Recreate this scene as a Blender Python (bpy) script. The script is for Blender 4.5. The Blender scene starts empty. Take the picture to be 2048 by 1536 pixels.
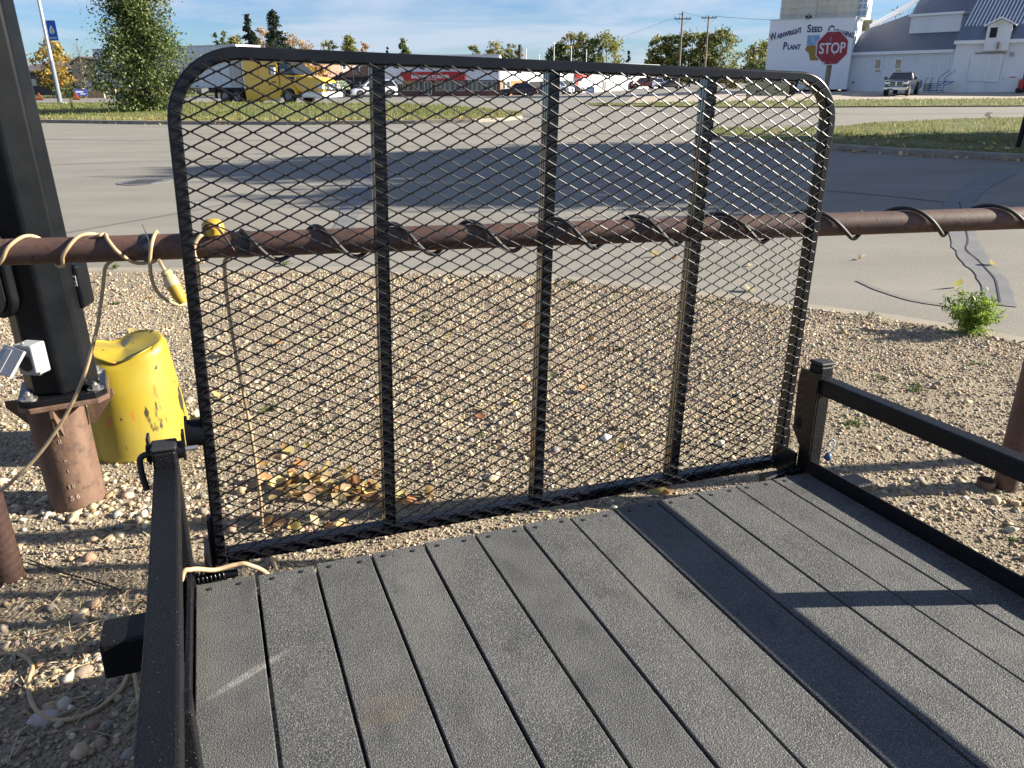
import bpy, bmesh, math, random
import numpy as np
from mathutils import Matrix, Vector
S = bpy.context.scene
COL = S.collection
rad = math.radians
random.seed(7)
RNG = np.random.default_rng(11)

# ------------------------------------------------------------------ camera
CAM_H = 1.65
F_PX, CX, CY = 1538.0, 1024.0, 768.0
TH, ROLL = rad(21.5), rad(0.52)
_f = np.array([0, math.cos(TH), -math.sin(TH)])
_r = np.array([1.0, 0, 0])
_d = np.cross(_f, _r)
_c, _s = math.cos(ROLL), math.sin(ROLL)
RC = np.array([_c * _r + _s * _d, -_s * _r + _c * _d, _f])
cam_d = bpy.data.cameras.new('camera')
cam_d.sensor_width = 36.0
cam_d.lens = 36.0 * F_PX / 2048.0
cam_d.clip_start = 0.05
cam_d.clip_end = 3000.0
cam = bpy.data.objects.new('camera', cam_d)
COL.objects.link(cam)
m = Matrix.Identity(4)
for i in range(3):
    m[i][0] = RC[0][i]; m[i][1] = -RC[1][i]; m[i][2] = -RC[2][i]
m[2][3] = CAM_H
cam.matrix_world = m
S.camera = cam

# ------------------------------------------------------------------ sky and sun
SUN_EL, SUN_AZ = rad(21.7), rad(3.4)          # azimuth measured from +X towards +Y
sun_dir = Vector((math.cos(SUN_EL) * math.cos(SUN_AZ), math.cos(SUN_EL) * math.sin(SUN_AZ), math.sin(SUN_EL)))
W = bpy.data.worlds.new('World'); S.world = W; W.use_nodes = True
nt = W.node_tree; nt.nodes.clear()
o_ = nt.nodes.new('ShaderNodeOutputWorld'); bg = nt.nodes.new('ShaderNodeBackground')
sky = nt.nodes.new('ShaderNodeTexSky'); sky.sky_type = 'NISHITA'; sky.sun_disc = False
sky.sun_elevation = SUN_EL; sky.sun_rotation = rad(90) - SUN_AZ
sky.altitude = 600; sky.air_density = 1.0; sky.dust_density = 0.25; sky.ozone_density = 1.0
tc = nt.nodes.new('ShaderNodeTexCoord'); mp = nt.nodes.new('ShaderNodeMapping')
mp.inputs['Scale'].default_value = (1.9, 1.3, 15.0); mp.inputs['Location'].default_value = (0.35, 0.2, 0.4)
mp.inputs['Rotation'].default_value = (0.0, rad(4), rad(12))
no = nt.nodes.new('ShaderNodeTexNoise'); no.inputs['Scale'].default_value = 1.5
no.inputs['Detail'].default_value = 7; no.inputs['Roughness'].default_value = 0.58; no.inputs['Distortion'].default_value = 0.35
rp = nt.nodes.new('ShaderNodeValToRGB')
rp.color_ramp.elements[0].position = 0.44; rp.color_ramp.elements[0].color = (0, 0, 0, 1)
rp.color_ramp.elements[1].position = 0.60; rp.color_ramp.elements[1].color = (0.75, 0.75, 0.75, 1)
mx = nt.nodes.new('ShaderNodeMixRGB'); mx.inputs[2].default_value = (4.2, 4.75, 5.7, 1)
tint = nt.nodes.new('ShaderNodeMixRGB'); tint.blend_type = 'MULTIPLY'; tint.inputs[0].default_value = 1.0; tint.inputs[2].default_value = (0.44, 0.62, 0.95, 1)
L = nt.links.new
L(tc.outputs['Generated'], mp.inputs['Vector']); L(mp.outputs['Vector'], no.inputs['Vector'])
L(no.outputs['Fac'], rp.inputs['Fac']); L(rp.outputs['Color'], mx.inputs['Fac'])
L(sky.outputs['Color'], tint.inputs[1]); L(tint.outputs['Color'], mx.inputs[1]); L(mx.outputs['Color'], bg.inputs['Color'])
bg.inputs['Strength'].default_value = 0.05
L(bg.outputs['Background'], o_.inputs['Surface'])
sd = bpy.data.lights.new('sun', 'SUN'); sd.energy = 5.0; sd.angle = rad(0.53); sd.color = (1.0, 0.92, 0.78)
so = bpy.data.objects.new('sun', sd); COL.objects.link(so)
so.rotation_euler = sun_dir.to_track_quat('Z', 'Y').to_euler()
S.view_settings.view_transform = 'Standard'; S.view_settings.look = 'None'
S.view_settings.gamma = 1.0; S.view_settings.exposure = 1.65
S.view_settings.use_curve_mapping = False
S.render.engine = 'CYCLES'
S.cycles.max_bounces = 5; S.cycles.diffuse_bounces = 3; S.cycles.glossy_bounces = 3
S.cycles.transparent_max_bounces = 6

# ------------------------------------------------------------------ placing helpers (photo pixel -> real place)
def X(u, Y, z=0.0):
    k = (u - CX) / F_PX; a = RC[0] - k * RC[2]
    return -(a[1] * Y + a[2] * (z - CAM_H)) / a[0]
def Zv(v, x, Y):
    k = (v - CY) / F_PX; a = RC[1] - k * RC[2]
    return CAM_H - (a[0] * x + a[1] * Y) / a[2]
def ray(u, v):
    return RC.T @ np.array([(u - CX) / F_PX, (v - CY) / F_PX, 1.0])
def gp(u, v, z=0.0):
    d = ray(u, v); t = (z - CAM_H) / d[2]
    return np.array([0, 0, CAM_H]) + t * d
def at(u, v, Y):
    d = ray(u, v)
    return np.array([0, 0, CAM_H]) + d * (Y / d[1])
def sstep(a, b, x):
    t = np.clip((np.asarray(x, float) - a) / (b - a), 0, 1)
    return t * t * (3 - 2 * t)
def zg(x, y):                      # gentle rises of the land beyond the road
    l = 0.28 * sstep(42, 56, y) * (1 - sstep(72, 100, y)) * (1 - sstep(-8, 3, x))
    r = 0.30 * sstep(64, 80, y) * sstep(12, 24, x) * (1 - sstep(150, 220, y))
    return l + r

# ------------------------------------------------------------------ materials
def M(name, c, rough=0.7, metal=0.0, c2=None, vs=3.0, vr=(0.35, 0.65), bump=0.0, bs=40.0, stretch=None, spec=0.5,
      c3=None, s3=200.0, r3=(0.6, 0.7), detail=6, coat=0.0, bdist=0.01):
    mt = bpy.data.materials.new(name); mt.use_nodes = True
    n = mt.node_tree; b = n.nodes['Principled BSDF']
    b.inputs['Base Color'].default_value = (*c, 1); b.inputs['Roughness'].default_value = rough
    b.inputs['Metallic'].default_value = metal; b.inputs['Specular IOR Level'].default_value = spec
    b.inputs['Coat Weight'].default_value = coat; b.inputs['Coat Roughness'].default_value = 0.08
    if c2 is None and bump == 0 and c3 is None:
        return mt
    t = n.nodes.new('ShaderNodeTexCoord'); vec = t.outputs['Object']
    if stretch:
        q = n.nodes.new('ShaderNodeMapping'); q.inputs['Scale'].default_value = stretch
        n.links.new(vec, q.inputs['Vector']); vec = q.outputs['Vector']
    cur = None
    if c2 is not None:
        a = n.nodes.new('ShaderNodeTexNoise'); a.inputs['Scale'].default_value = vs; a.inputs['Detail'].default_value = detail
        a.inputs['Roughness'].default_value = 0.62
        r = n.nodes.new('ShaderNodeValToRGB'); e = r.color_ramp.elements
        e[0].position = vr[0]; e[0].color = (*c, 1); e[1].position = vr[1]; e[1].color = (*c2, 1)
        n.links.new(vec, a.inputs['Vector']); n.links.new(a.outputs['Fac'], r.inputs['Fac'])
        cur = r.outputs['Color']
    if c3 is not None:
        a3 = n.nodes.new('ShaderNodeTexNoise'); a3.inputs['Scale'].default_value = s3; a3.inputs['Detail'].default_value = 2
        r = n.nodes.new('ShaderNodeMapRange'); r.inputs['From Min'].default_value = r3[0]; r.inputs['From Max'].default_value = r3[1]
        mixn = n.nodes.new('ShaderNodeMixRGB'); mixn.inputs[2].default_value = (*c3, 1); mixn.inputs[1].default_value = (*c, 1)
        n.links.new(t.outputs['Object'], a3.inputs['Vector']); n.links.new(a3.outputs['Fac'], r.inputs['Value'])
        n.links.new(r.outputs['Result'], mixn.inputs['Fac'])
        if cur: n.links.new(cur, mixn.inputs[1])
        cur = mixn.outputs['Color']
    if cur: n.links.new(cur, b.inputs['Base Color'])
    if bump:
        bn = n.nodes.new('ShaderNodeTexNoise'); bn.inputs['Scale'].default_value = bs; bn.inputs['Detail'].default_value = 4
        bb = n.nodes.new('ShaderNodeBump'); bb.inputs['Strength'].default_value = bump; bb.inputs['Distance'].default_value = bdist
        n.links.new(t.outputs['Object'], bn.inputs['Vector']); n.links.new(bn.outputs['Fac'], bb.inputs['Height'])
        n.links.new(bb.outputs['Normal'], b.inputs['Normal'])
    return mt
def MC(name, rough=0.8, transl=0.0, spec=0.3, bump=0.0):    # colour from a per-piece attribute
    mt = bpy.data.materials.new(name); mt.use_nodes = True
    n = mt.node_tree; b = n.nodes['Principled BSDF']; b.inputs['Roughness'].default_value = rough
    b.inputs['Specular IOR Level'].default_value = spec
    a = n.nodes.new('ShaderNodeAttribute'); a.attribute_name = 'Col'
    n.links.new(a.outputs['Color'], b.inputs['Base Color'])
    if bump:
        t = n.nodes.new('ShaderNodeTexCoord')
        bn = n.nodes.new('ShaderNodeTexNoise'); bn.inputs['Scale'].default_value = 150
        bb = n.nodes.new('ShaderNodeBump'); bb.inputs['Strength'].default_value = bump; bb.inputs['Distance'].default_value = 0.004
        n.links.new(t.outputs['Object'], bn.inputs['Vector']); n.links.new(bn.outputs['Fac'], bb.inputs['Height'])
        n.links.new(bb.outputs['Normal'], b.inputs['Normal'])
    if transl:
        tr = n.nodes.new('ShaderNodeBsdfTranslucent'); mixs = n.nodes.new('ShaderNodeMixShader'); mixs.inputs[0].default_value = transl
        n.links.new(a.outputs['Color'], tr.inputs['Color'])
        n.links.new(b.outputs[0], mixs.inputs[1]); n.links.new(tr.outputs[0], mixs.inputs[2])
        n.links.new(mixs.outputs[0], n.nodes['Material Output'].inputs['Surface'])
    return mt

# ------------------------------------------------------------------ mesh helpers
def frame_from(d):
    d = Vector(d).normalized(); a = Vector((0, 0, 1)) if abs(d.z) < 0.9 else Vector((1, 0, 0))
    u = d.cross(a).normalized(); return u, d.cross(u).normalized()
class MB:
    def __init__(s): s.v = []; s.f = []
    def add(s, vs, fs, T=None):
        o = len(s.v)
        for p in vs:
            p = Vector(p)
            s.v.append(tuple(T @ p) if T is not None else tuple(p))
        s.f += [tuple(i + o for i in q) for q in fs]; return s
    def box(s, x0, x1, y0, y1, z0, z1, T=None):
        return s.add([(x0, y0, z0), (x1, y0, z0), (x1, y1, z0), (x0, y1, z0), (x0, y0, z1), (x1, y0, z1), (x1, y1, z1), (x0, y1, z1)],
                     [(0, 3, 2, 1), (4, 5, 6, 7), (0, 1, 5, 4), (1, 2, 6, 5), (2, 3, 7, 6), (3, 0, 4, 7)], T)
    def cyl(s, p0, p1, r0, r1=None, n=12, caps=True):
        r1 = r0 if r1 is None else r1; p0 = Vector(p0); p1 = Vector(p1); u, w = frame_from(p1 - p0); o = len(s.v)
        for p, r in ((p0, r0), (p1, r1)):
            for i in range(n):
                a = 2 * math.pi * i / n; s.v.append(tuple(p + (u * math.cos(a) + w * math.sin(a)) * r))
        for i in range(n):
            j = (i + 1) % n; s.f.append((o + i, o + n + i, o + n + j, o + j))
        if caps: s.f.append(tuple(o + i for i in range(n))); s.f.append(tuple(o + n + i for i in reversed(range(n))))
        return s
    def tube(s, pts, r, n=8, caps=True, squash=1.0):
        pts = [Vector(p) for p in pts]; o = len(s.v); N = len(pts)
        rs = r if hasattr(r, '__len__') else [r] * N
        t = (pts[1] - pts[0]).normalized(); u, w = frame_from(t)
        for k in range(N):
            t = (pts[min(k + 1, N - 1)] - pts[max(k - 1, 0)])
            if t.length < 1e-9: t = Vector((0, 0, 1))
            t.normalize(); u = (u - t * u.dot(t)).normalized(); w = t.cross(u)
            for i in range(n):
                a = 2 * math.pi * i / n; s.v.append(tuple(pts[k] + (u * math.cos(a) + w * math.sin(a) * squash) * rs[k]))
        for k in range(N - 1):
            for i in range(n):
                j = (i + 1) % n; s.f.append((o + k * n + i, o + k * n + j, o + (k + 1) * n + j, o + (k + 1) * n + i))
        if caps: s.f.append(tuple(o + i for i in reversed(range(n)))); s.f.append(tuple(o + (N - 1) * n + i for i in range(n)))
        return s
    def prism(s, pts, a0, a1, axis='y', T=None):
        o = []; n = len(pts)
        for a in (a0, a1):
            for p, q in pts:
                o.append((p, a, q) if axis == 'y' else ((a, p, q) if axis == 'x' else (p, q, a)))
        return s.add(o, [tuple(range(n)), tuple(range(2 * n - 1, n - 1, -1))] + [(i, n + i, n + (i + 1) % n, (i + 1) % n) for i in range(n)], T)
    def lathe(s, prof, n=24, c=(0, 0), caps=True):
        o = len(s.v)
        for r, z in prof:
            for i in range(n):
                a = 2 * math.pi * i / n; s.v.append((c[0] + r * math.cos(a), c[1] + r * math.sin(a), z))
        for k in range(len(prof) - 1):
            for i in range(n):
                j = (i + 1) % n; s.f.append((o + k * n + i, o + k * n + j, o + (k + 1) * n + j, o + (k + 1) * n + i))
        if caps:
            s.f.append(tuple(o + i for i in reversed(range(n)))); s.f.append(tuple(o + (len(prof) - 1) * n + i for i in range(n)))
        return s
    def loft(s, secs):                # list of equal-length rings
        o = len(s.v); n = len(secs[0])
        for r in secs: s.v += [tuple(p) for p in r]
        for k in range(len(secs) - 1):
            for i in range(n):
                j = (i + 1) % n; s.f.append((o + k * n + i, o + k * n + j, o + (k + 1) * n + j, o + (k + 1) * n + i))
        s.f.append(tuple(o + i for i in reversed(range(n)))); s.f.append(tuple(o + (len(secs) - 1) * n + i for i in range(n)))
        return s
    def build(s, name, mat, parent=None, smooth=False, bevel=0.0, seg=2, fix=True):
        me = bpy.data.meshes.new(name); me.from_pydata(s.v, [], s.f)
        if fix:
            bm = bmesh.new(); bm.from_mesh(me); bmesh.ops.recalc_face_normals(bm, faces=bm.faces); bm.to_mesh(me); bm.free()
        me.materials.append(mat)
        ob = bpy.data.objects.new(name, me); COL.objects.link(ob)
        if parent: ob.parent = parent
        if smooth:
            for p in me.polygons: p.use_smooth = True
            if smooth != 'all':
                me.set_sharp_from_angle(angle=rad(40))
        if bevel:
            b = ob.modifiers.new('bevel', 'BEVEL'); b.width = bevel; b.segments = seg; b.limit_method = 'ANGLE'; b.angle_limit = rad(35)
        return ob
def tag(o, label=None, cat=None, group=None, kind=None):
    if label: o['label'] = label
    if cat: o['category'] = cat
    if group: o['group'] = group
    if kind: o['kind'] = kind
    return o
def thing(name, label, cat, loc=(0, 0, 0), rz=0.0, group=None):
    o = bpy.data.objects.new(name, None); COL.objects.link(o); o.empty_display_size = 0.2
    o.location = loc; o.rotation_euler = (0, 0, rz); return tag(o, label, cat, group)
def npmesh(name, V, Fq, mat, cols=None, parent=None, smooth=False):
    """V (n,3); Fq (m,k) faces of equal size; cols (n,3) per vertex"""
    me = bpy.data.meshes.new(name); n, mF, k = len(V), len(Fq), Fq.shape[1]
    me.vertices.add(n); me.vertices.foreach_set('co', np.ascontiguousarray(V, np.float32).ravel())
    me.loops.add(mF * k); me.loops.foreach_set('vertex_index', np.ascontiguousarray(Fq, np.int32).ravel())
    me.polygons.add(mF); me.polygons.foreach_set('loop_start', np.arange(mF, dtype=np.int32) * k)
    if smooth: me.polygons.foreach_set('use_smooth', np.ones(mF, bool))
    if cols is not None:
        a = me.color_attributes.new('Col', 'FLOAT_COLOR', 'POINT')
        a.data.foreach_set('color', np.concatenate([cols, np.ones((n, 1))], 1).astype(np.float32).ravel())
    me.update(calc_edges=True); me.validate(); me.materials.append(mat)
    ob = bpy.data.objects.new(name, me); COL.objects.link(ob)
    if parent: ob.parent = parent
    return ob
def leafmesh(name, C, size, cols, mat, parent=None, aspect=0.6, flat=0.0, rng=RNG):
    n = len(C); u = rng.normal(size=(n, 3)); w = rng.normal(size=(n, 3))
    if flat: u[:, 2] *= 1 - flat; w[:, 2] *= 1 - flat
    u /= np.linalg.norm(u, axis=1)[:, None] + 1e-9; w -= u * (u * w).sum(1)[:, None]; w /= np.linalg.norm(w, axis=1)[:, None] + 1e-9
    s = (size * rng.uniform(.6, 1.3, n))[:, None]
    nn = np.cross(u, w)
    V = np.stack([C - u * s, C - w * s * aspect + nn * s * .12, C + u * s, C + w * s * aspect + nn * s * .12], 1).reshape(-1, 3)
    Fq = np.arange(4 * n).reshape(n, 4)
    return npmesh(name, V, Fq, mat, np.repeat(cols, 4, 0), parent)
def palette(n, cols, rng=RNG, jit=0.18):
    c = np.array(cols)[rng.integers(0, len(cols), n)]
    return np.clip(c * (1 + rng.normal(0, jit, (n, 1))) * (1 + rng.normal(0, .05, (n, 3))), 0.003, 1)
def vnoise(x, y, sc, seed=0):
    r = np.random.default_rng(seed); G = r.random((64, 64)); x = x * sc; y = y * sc
    xi = np.floor(x).astype(int); yi = np.floor(y).astype(int); fx = x - xi; fy = y - yi
    fx = fx * fx * (3 - 2 * fx); fy = fy * fy * (3 - 2 * fy)
    g = lambda a, b: G[a % 64, b % 64]
    return (g(xi, yi) * (1 - fx) + g(xi + 1, yi) * fx) * (1 - fy) + (g(xi, yi + 1) * (1 - fx) + g(xi + 1, yi + 1) * fx) * fy
def text(name, body, size, mat, parent, T, depth=0.004, bold=0.0, shear=0.0, align='LEFT'):
    cu = bpy.data.curves.new(name, 'FONT'); cu.body = body; cu.size = size; cu.extrude = depth; cu.offset = bold; cu.shear = shear
    cu.align_x = align
    t = bpy.data.objects.new(name, cu); COL.objects.link(t)
    dg = bpy.context.evaluated_depsgraph_get(); me = bpy.data.meshes.new_from_object(t.evaluated_get(dg))
    bpy.data.objects.remove(t); me.materials.clear(); me.materials.append(mat); me.name = name
    ob = bpy.data.objects.new(name, me); COL.objects.link(ob); ob.parent = parent; ob.matrix_local = T
    return ob
UP = Matrix(((1, 0, 0, 0), (0, 0, -1, 0), (0, 1, 0, 0), (0, 0, 0, 1)))    # text standing up, facing -Y
def TX(x, y, z): return Matrix.Translation((x, y, z)) @ UP
def catmull(pts, n=8):
    P = [Vector(p) for p in pts]; P = [P[0] * 2 - P[1]] + P + [P[-1] * 2 - P[-2]]; out = []
    for i in range(1, len(P) - 2):
        for k in range(n):
            t = k / n
            out.append(0.5 * ((2 * P[i]) + (P[i + 1] - P[i - 1]) * t + (2 * P[i - 1] - 5 * P[i] + 4 * P[i + 1] - P[i + 2]) * t * t + (3 * P[i] - P[i - 1] - 3 * P[i + 1] + P[i + 2]) * t ** 3))
    out.append(P[-2]); return out

# ------------------------------------------------------------------ shared materials
m_asph = M('road asphalt', (0.165, 0.152, 0.126), .9, c2=(0.215, 0.2, 0.168), vs=.8, stretch=(.4, 1.1, 1), c3=(0.32, 0.30, 0.26), s3=70, r3=(.56, .72), bump=.5, bs=110, bdist=.006)
m_grnd = M('worn lot asphalt', (0.155, 0.145, 0.126), .9, c2=(0.20, 0.188, 0.164), vs=.25, stretch=(.2, 1, 1))
m_dirt = M('dry dirt', (0.33, 0.27, 0.185), .95, c2=(0.24, 0.195, 0.13), vs=2.2, c3=(0.15, 0.115, 0.078), s3=70, r3=(.54, .68), bump=1.0, bs=75, bdist=.02)
m_yard = M('gravel yard', (0.40, 0.34, 0.27), .95, c2=(0.32, 0.27, 0.21), vs=.4)
m_grass = M('mown grass', (0.10, 0.125, 0.03), .9, c2=(0.20, 0.18, 0.06), vs=.7, c3=(0.055, 0.075, 0.018), s3=9, r3=(.45, .7), bump=.8, bs=14, bdist=.1)
m_kerb = M('kerb concrete', (0.30, 0.27, 0.22), .9, c2=(0.20, 0.18, 0.15), vs=3)
m_black = M('textured black paint', (0.0055, 0.006, 0.0075), .42, c3=(0.16, 0.165, 0.18), s3=300, r3=(.69, .76), bump=.7, bs=230, bdist=.003, spec=.22)
m_gloss = M('gloss black paint', (0.005, 0.0055, 0.007), .24, bump=.12, bs=40, bdist=.003, spec=.28, c2=(0.010, 0.010, 0.012), vs=9)
m_mesh = M('mesh black paint', (0.004, 0.0045, 0.0065), .36, spec=.30)
m_stile = M('smooth black paint', (0.010, 0.0095, 0.008), .10, spec=.8, coat=1.0)
m_pole_b = M('satin black paint', (0.004, 0.005, 0.0065), .34, bump=.08, bs=30, bdist=.003, spec=.12, c2=(0.008, 0.009, 0.011), vs=8)
m_deck = M('speckled deck coating', (0.042, 0.0435, 0.0455), .7, c2=(0.074, 0.0748, 0.0745), vs=5.5, vr=(.34, .62), c3=(0.235, 0.232, 0.215), s3=430, r3=(.5, .70), bump=.9, bs=300, bdist=.004, spec=.35)
m_rust = M('rusty pipe', (0.066, 0.037, 0.030), .62, c2=(0.105, 0.058, 0.045), vs=7, stretch=(1, 1, 1), c3=(0.05, 0.026, 0.02), s3=60, r3=(.55, .7), bump=.2, bs=120, bdist=.003, spec=.4)
m_rust2 = M('mottled rust', (0.085, 0.042, 0.027), .75, c2=(0.165, 0.10, 0.068), vs=9, stretch=(1, 1, .3), c3=(0.075, 0.045, 0.035), s3=28, r3=(.5, .72), bump=.4, bs=60, bdist=.004)
m_cord = M('beige cord jacket', (0.43, 0.31, 0.175), .5, c2=(0.34, 0.24, 0.14), vs=14)
m_steel = M('zinc plated steel', (0.45, 0.44, 0.42), .38, .85, c2=(0.30, 0.29, 0.27), vs=30)
m_rubber = M('black rubber', (0.015, 0.015, 0.016), .6)
m_white = M('white paint', (0.78, 0.79, 0.80), .5)
m_glass = M('dark window glass', (0.02, 0.026, 0.03), .06, spec=.8)
m_chrome = M('chrome', (0.62, 0.63, 0.65), .16, 1.0)
m_tyre = M('tyre rubber', (0.018, 0.018, 0.019), .8)
m_leaf = MC('leaf', .55, .35)
m_stone = MC('pebble', .85, bump=.4)
m_bark = M('bark', (0.10, 0.075, 0.055), .9, c2=(0.16, 0.13, 0.10), vs=6)

def worn(mt):      # tyre scuff, brown stain and dark blotches with shapes of their own, laid out in deck coordinates
    n = mt.node_tree; b = n.nodes['Principled BSDF']; prev = b.inputs['Base Color'].links[0].from_socket; t = n.nodes.new('ShaderNodeTexCoord')
    def mixin(fac, col):
        nonlocal prev
        x = n.nodes.new('ShaderNodeMixRGB'); x.inputs[2].default_value = (*col, 1); n.links.new(fac, x.inputs['Fac']); n.links.new(prev, x.inputs[1]); prev = x.outputs['Color']
    def rng(v, a, c, d, e):
        r = n.nodes.new('ShaderNodeMapRange'); r.interpolation_type = 'SMOOTHSTEP'
        for k, w in zip(('From Min', 'From Max', 'To Min', 'To Max'), (a, c, d, e)): r.inputs[k].default_value = w
        n.links.new(v, r.inputs['Value']); return r.outputs['Result']
    def noise(sc, st, det=4):
        q = n.nodes.new('ShaderNodeMapping'); q.inputs['Scale'].default_value = st; a = n.nodes.new('ShaderNodeTexNoise'); a.inputs['Scale'].default_value = sc; a.inputs['Detail'].default_value = det
        n.links.new(t.outputs['Object'], q.inputs['Vector']); n.links.new(q.outputs['Vector'], a.inputs['Vector']); return a.outputs['Fac']
    def mul(a, c):
        m_ = n.nodes.new('ShaderNodeMath'); m_.operation = 'MULTIPLY'; n.links.new(a, m_.inputs[0]); n.links.new(c, m_.inputs[1]); return m_.outputs[0]
    mixin(rng(noise(7, (1.6, .8, 1)), .54, .72, 0, .38), (.022, .023, .026))
    mixin(rng(noise(2.6, (1, .5, 1)), .56, .74, 0, .45), (.15, .145, .13))
    def spot(cx, cy, ang, rx, ry):
        q = n.nodes.new('ShaderNodeMapping'); q.vector_type = 'TEXTURE'; q.inputs['Location'].default_value = (cx, cy, 0); q.inputs['Rotation'].default_value = (0, 0, ang); q.inputs['Scale'].default_value = (rx, ry, 1)
        l = n.nodes.new('ShaderNodeVectorMath'); l.operation = 'LENGTH'; n.links.new(t.outputs['Object'], q.inputs['Vector']); n.links.new(q.outputs['Vector'], l.inputs[0]); return rng(l.outputs['Value'], .35, 1.0, 1, 0)
    (x0, y0), (x1, y1) = SCUFF
    mixin(mul(spot((x0 + x1) / 2, (y0 + y1) / 2, math.atan2(y1 - y0, x1 - x0), math.hypot(x1 - x0, y1 - y0) * .56, .014), rng(noise(60, (1, 1, 1)), .3, .6, .25, .8)), (.26, .25, .23))
    mixin(mul(spot(*STAIN, .3, .10, .07), rng(noise(25, (1, 1, 1)), .35, .65, .1, .35)), (.15, .115, .07))
    n.links.new(prev, b.inputs['Base Color'])
SCUFF = ((.013, -.454), (.211, -.335)); STAIN = (.362, -.604)
worn(m_deck)
# ------------------------------------------------------------------ the ground and everything laid on it
def grid_sheet(name, xs, ys, zfun, mat, kind='structure', smooth=True):
    GX, GY = np.meshgrid(xs, ys); GZ = zfun(GX, GY)
    V = np.stack([GX.ravel(), GY.ravel(), GZ.ravel()], 1); nx, ny = len(xs), len(ys)
    i = np.arange(nx * (ny - 1)).reshape(ny - 1, nx)[:, :-1].ravel()
    Fq = np.stack([i, i + 1, i + nx + 1, i + nx], 1)
    return tag(npmesh(name, V, Fq, mat, None, None, smooth), kind=kind)
def strip(name, mat, st, nx, rows, off, amp=0.0, nsc=1.0, jit=0.0, zf=zg, kind='structure', seed=1):
    """sheet between two edges given as stations (x, y_low, y_high)"""
    st = np.array(sorted(st), float); xs = np.linspace(st[0, 0], st[-1, 0], nx)
    lo = np.interp(xs, st[:, 0], st[:, 1]); hi = np.interp(xs, st[:, 0], st[:, 2])
    if jit:
        lo = lo + (vnoise(xs, xs * 0 + 3, 1.7, seed) - .5) * jit + (vnoise(xs, xs * 0 + 3, 7, seed) - .5) * jit * .5
        hi = hi + (vnoise(xs, xs * 0 + 9, 1.7, seed + 1) - .5) * jit + (vnoise(xs, xs * 0 + 3, 7, seed + 2) - .5) * jit * .5
    t = np.linspace(0, 1, rows)
    GX = np.repeat(xs[None], rows, 0); GY = lo[None] * (1 - t[:, None]) + hi[None] * t[:, None]
    edge = np.minimum(1, 6 * np.minimum(t, 1 - t))[:, None] if amp else 0
    GZ = zf(GX, GY) + off + amp * edge * (vnoise(GX, GY, nsc, seed + 5) * .7 + vnoise(GX, GY, nsc * 3.1, seed + 6) * .3)
    V = np.stack([GX.ravel(), GY.ravel(), GZ.ravel()], 1)
    i = np.arange(nx * (rows - 1)).reshape(rows - 1, nx)[:, :-1].ravel()
    Fq = np.stack([i, i + 1, i + nx + 1, i + nx], 1)
    return tag(npmesh(name, V, Fq, mat, None, None, True), kind=kind)
xs = np.unique(np.concatenate([np.arange(-400, -60, 20), np.arange(-60, 80, 2), np.arange(80, 420, 20)]).astype(float))
ys = np.unique(np.concatenate([np.arange(-60, 0, 10), np.arange(0, 110, 2), np.arange(110, 620, 30)]).astype(float))
grid_sheet('ground', xs, ys, lambda x, y: zg(x, y) - 0.012, m_grnd)
road_st = [(-60, 3, 48), (-23, 3, 42), (-9, 3, 36), (0, 2, 60), (4, 1, 60), (8, 0, 52), (14, -3, 48), (40, -12, 47)]
strip('road', m_asph, road_st, 120, 40, 0.0)

# --- gravel lot in front (an uneven dirt sheet with its own edge along the road)
EDGE = np.array([(-9, 7.5), (-4.2, 7.12), (-1.5, 7.1), (.35, 6.7), (1.4, 6.2), (2.37, 5.6), (3.0, 5.22), (3.4, 4.8), (4.4, 4.0), (6, 2.6), (9, .2)])
def edge_y(x): return np.interp(x, EDGE[:, 0], EDGE[:, 1])
def lot_z(x, y):
    return .014 + .016 * (vnoise(x, y, 1.3, 21) - .3) + .012 * (vnoise(x, y, 4.5, 22) - .4) + .006 * vnoise(x, y, 14, 23)
xs = np.linspace(-9, 9, 240)
ed = edge_y(xs) + .16 * (vnoise(xs, xs * 0, 1.1, 31) - .5) + .10 * (vnoise(xs, xs * 0, 5, 32) - .5)
t = np.linspace(0, 1, 170)[:, None]
GX = np.repeat(xs[None], 170, 0); GY = -6 + (ed[None] + 6) * t; GZ = np.maximum(lot_z(GX, GY) * np.minimum(1, (1 - t) * 30 + .25), .004)
i = np.arange(240 * 169).reshape(169, 240)[:, :-1].ravel()
tag(npmesh('dirt_lot', np.stack([GX.ravel(), GY.ravel(), GZ.ravel()], 1), np.stack([i, i + 1, i + 241, i + 240], 1), m_dirt, None, None, True), kind='structure')
# worn concrete gutter between lot and road
gst = [(float(x), float(edge_y(x)) - .06, float(edge_y(x)) + .22) for x in np.linspace(-9, 9, 60)]
m_gutter = M('dusty gutter', (0.30, 0.26, 0.20), .95, c2=(0.23, 0.205, 0.17), vs=2.5)
strip('gutter', m_gutter, gst, 160, 4, .004, 0, 1, .05, zf=lambda x, y: x * 0)

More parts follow.
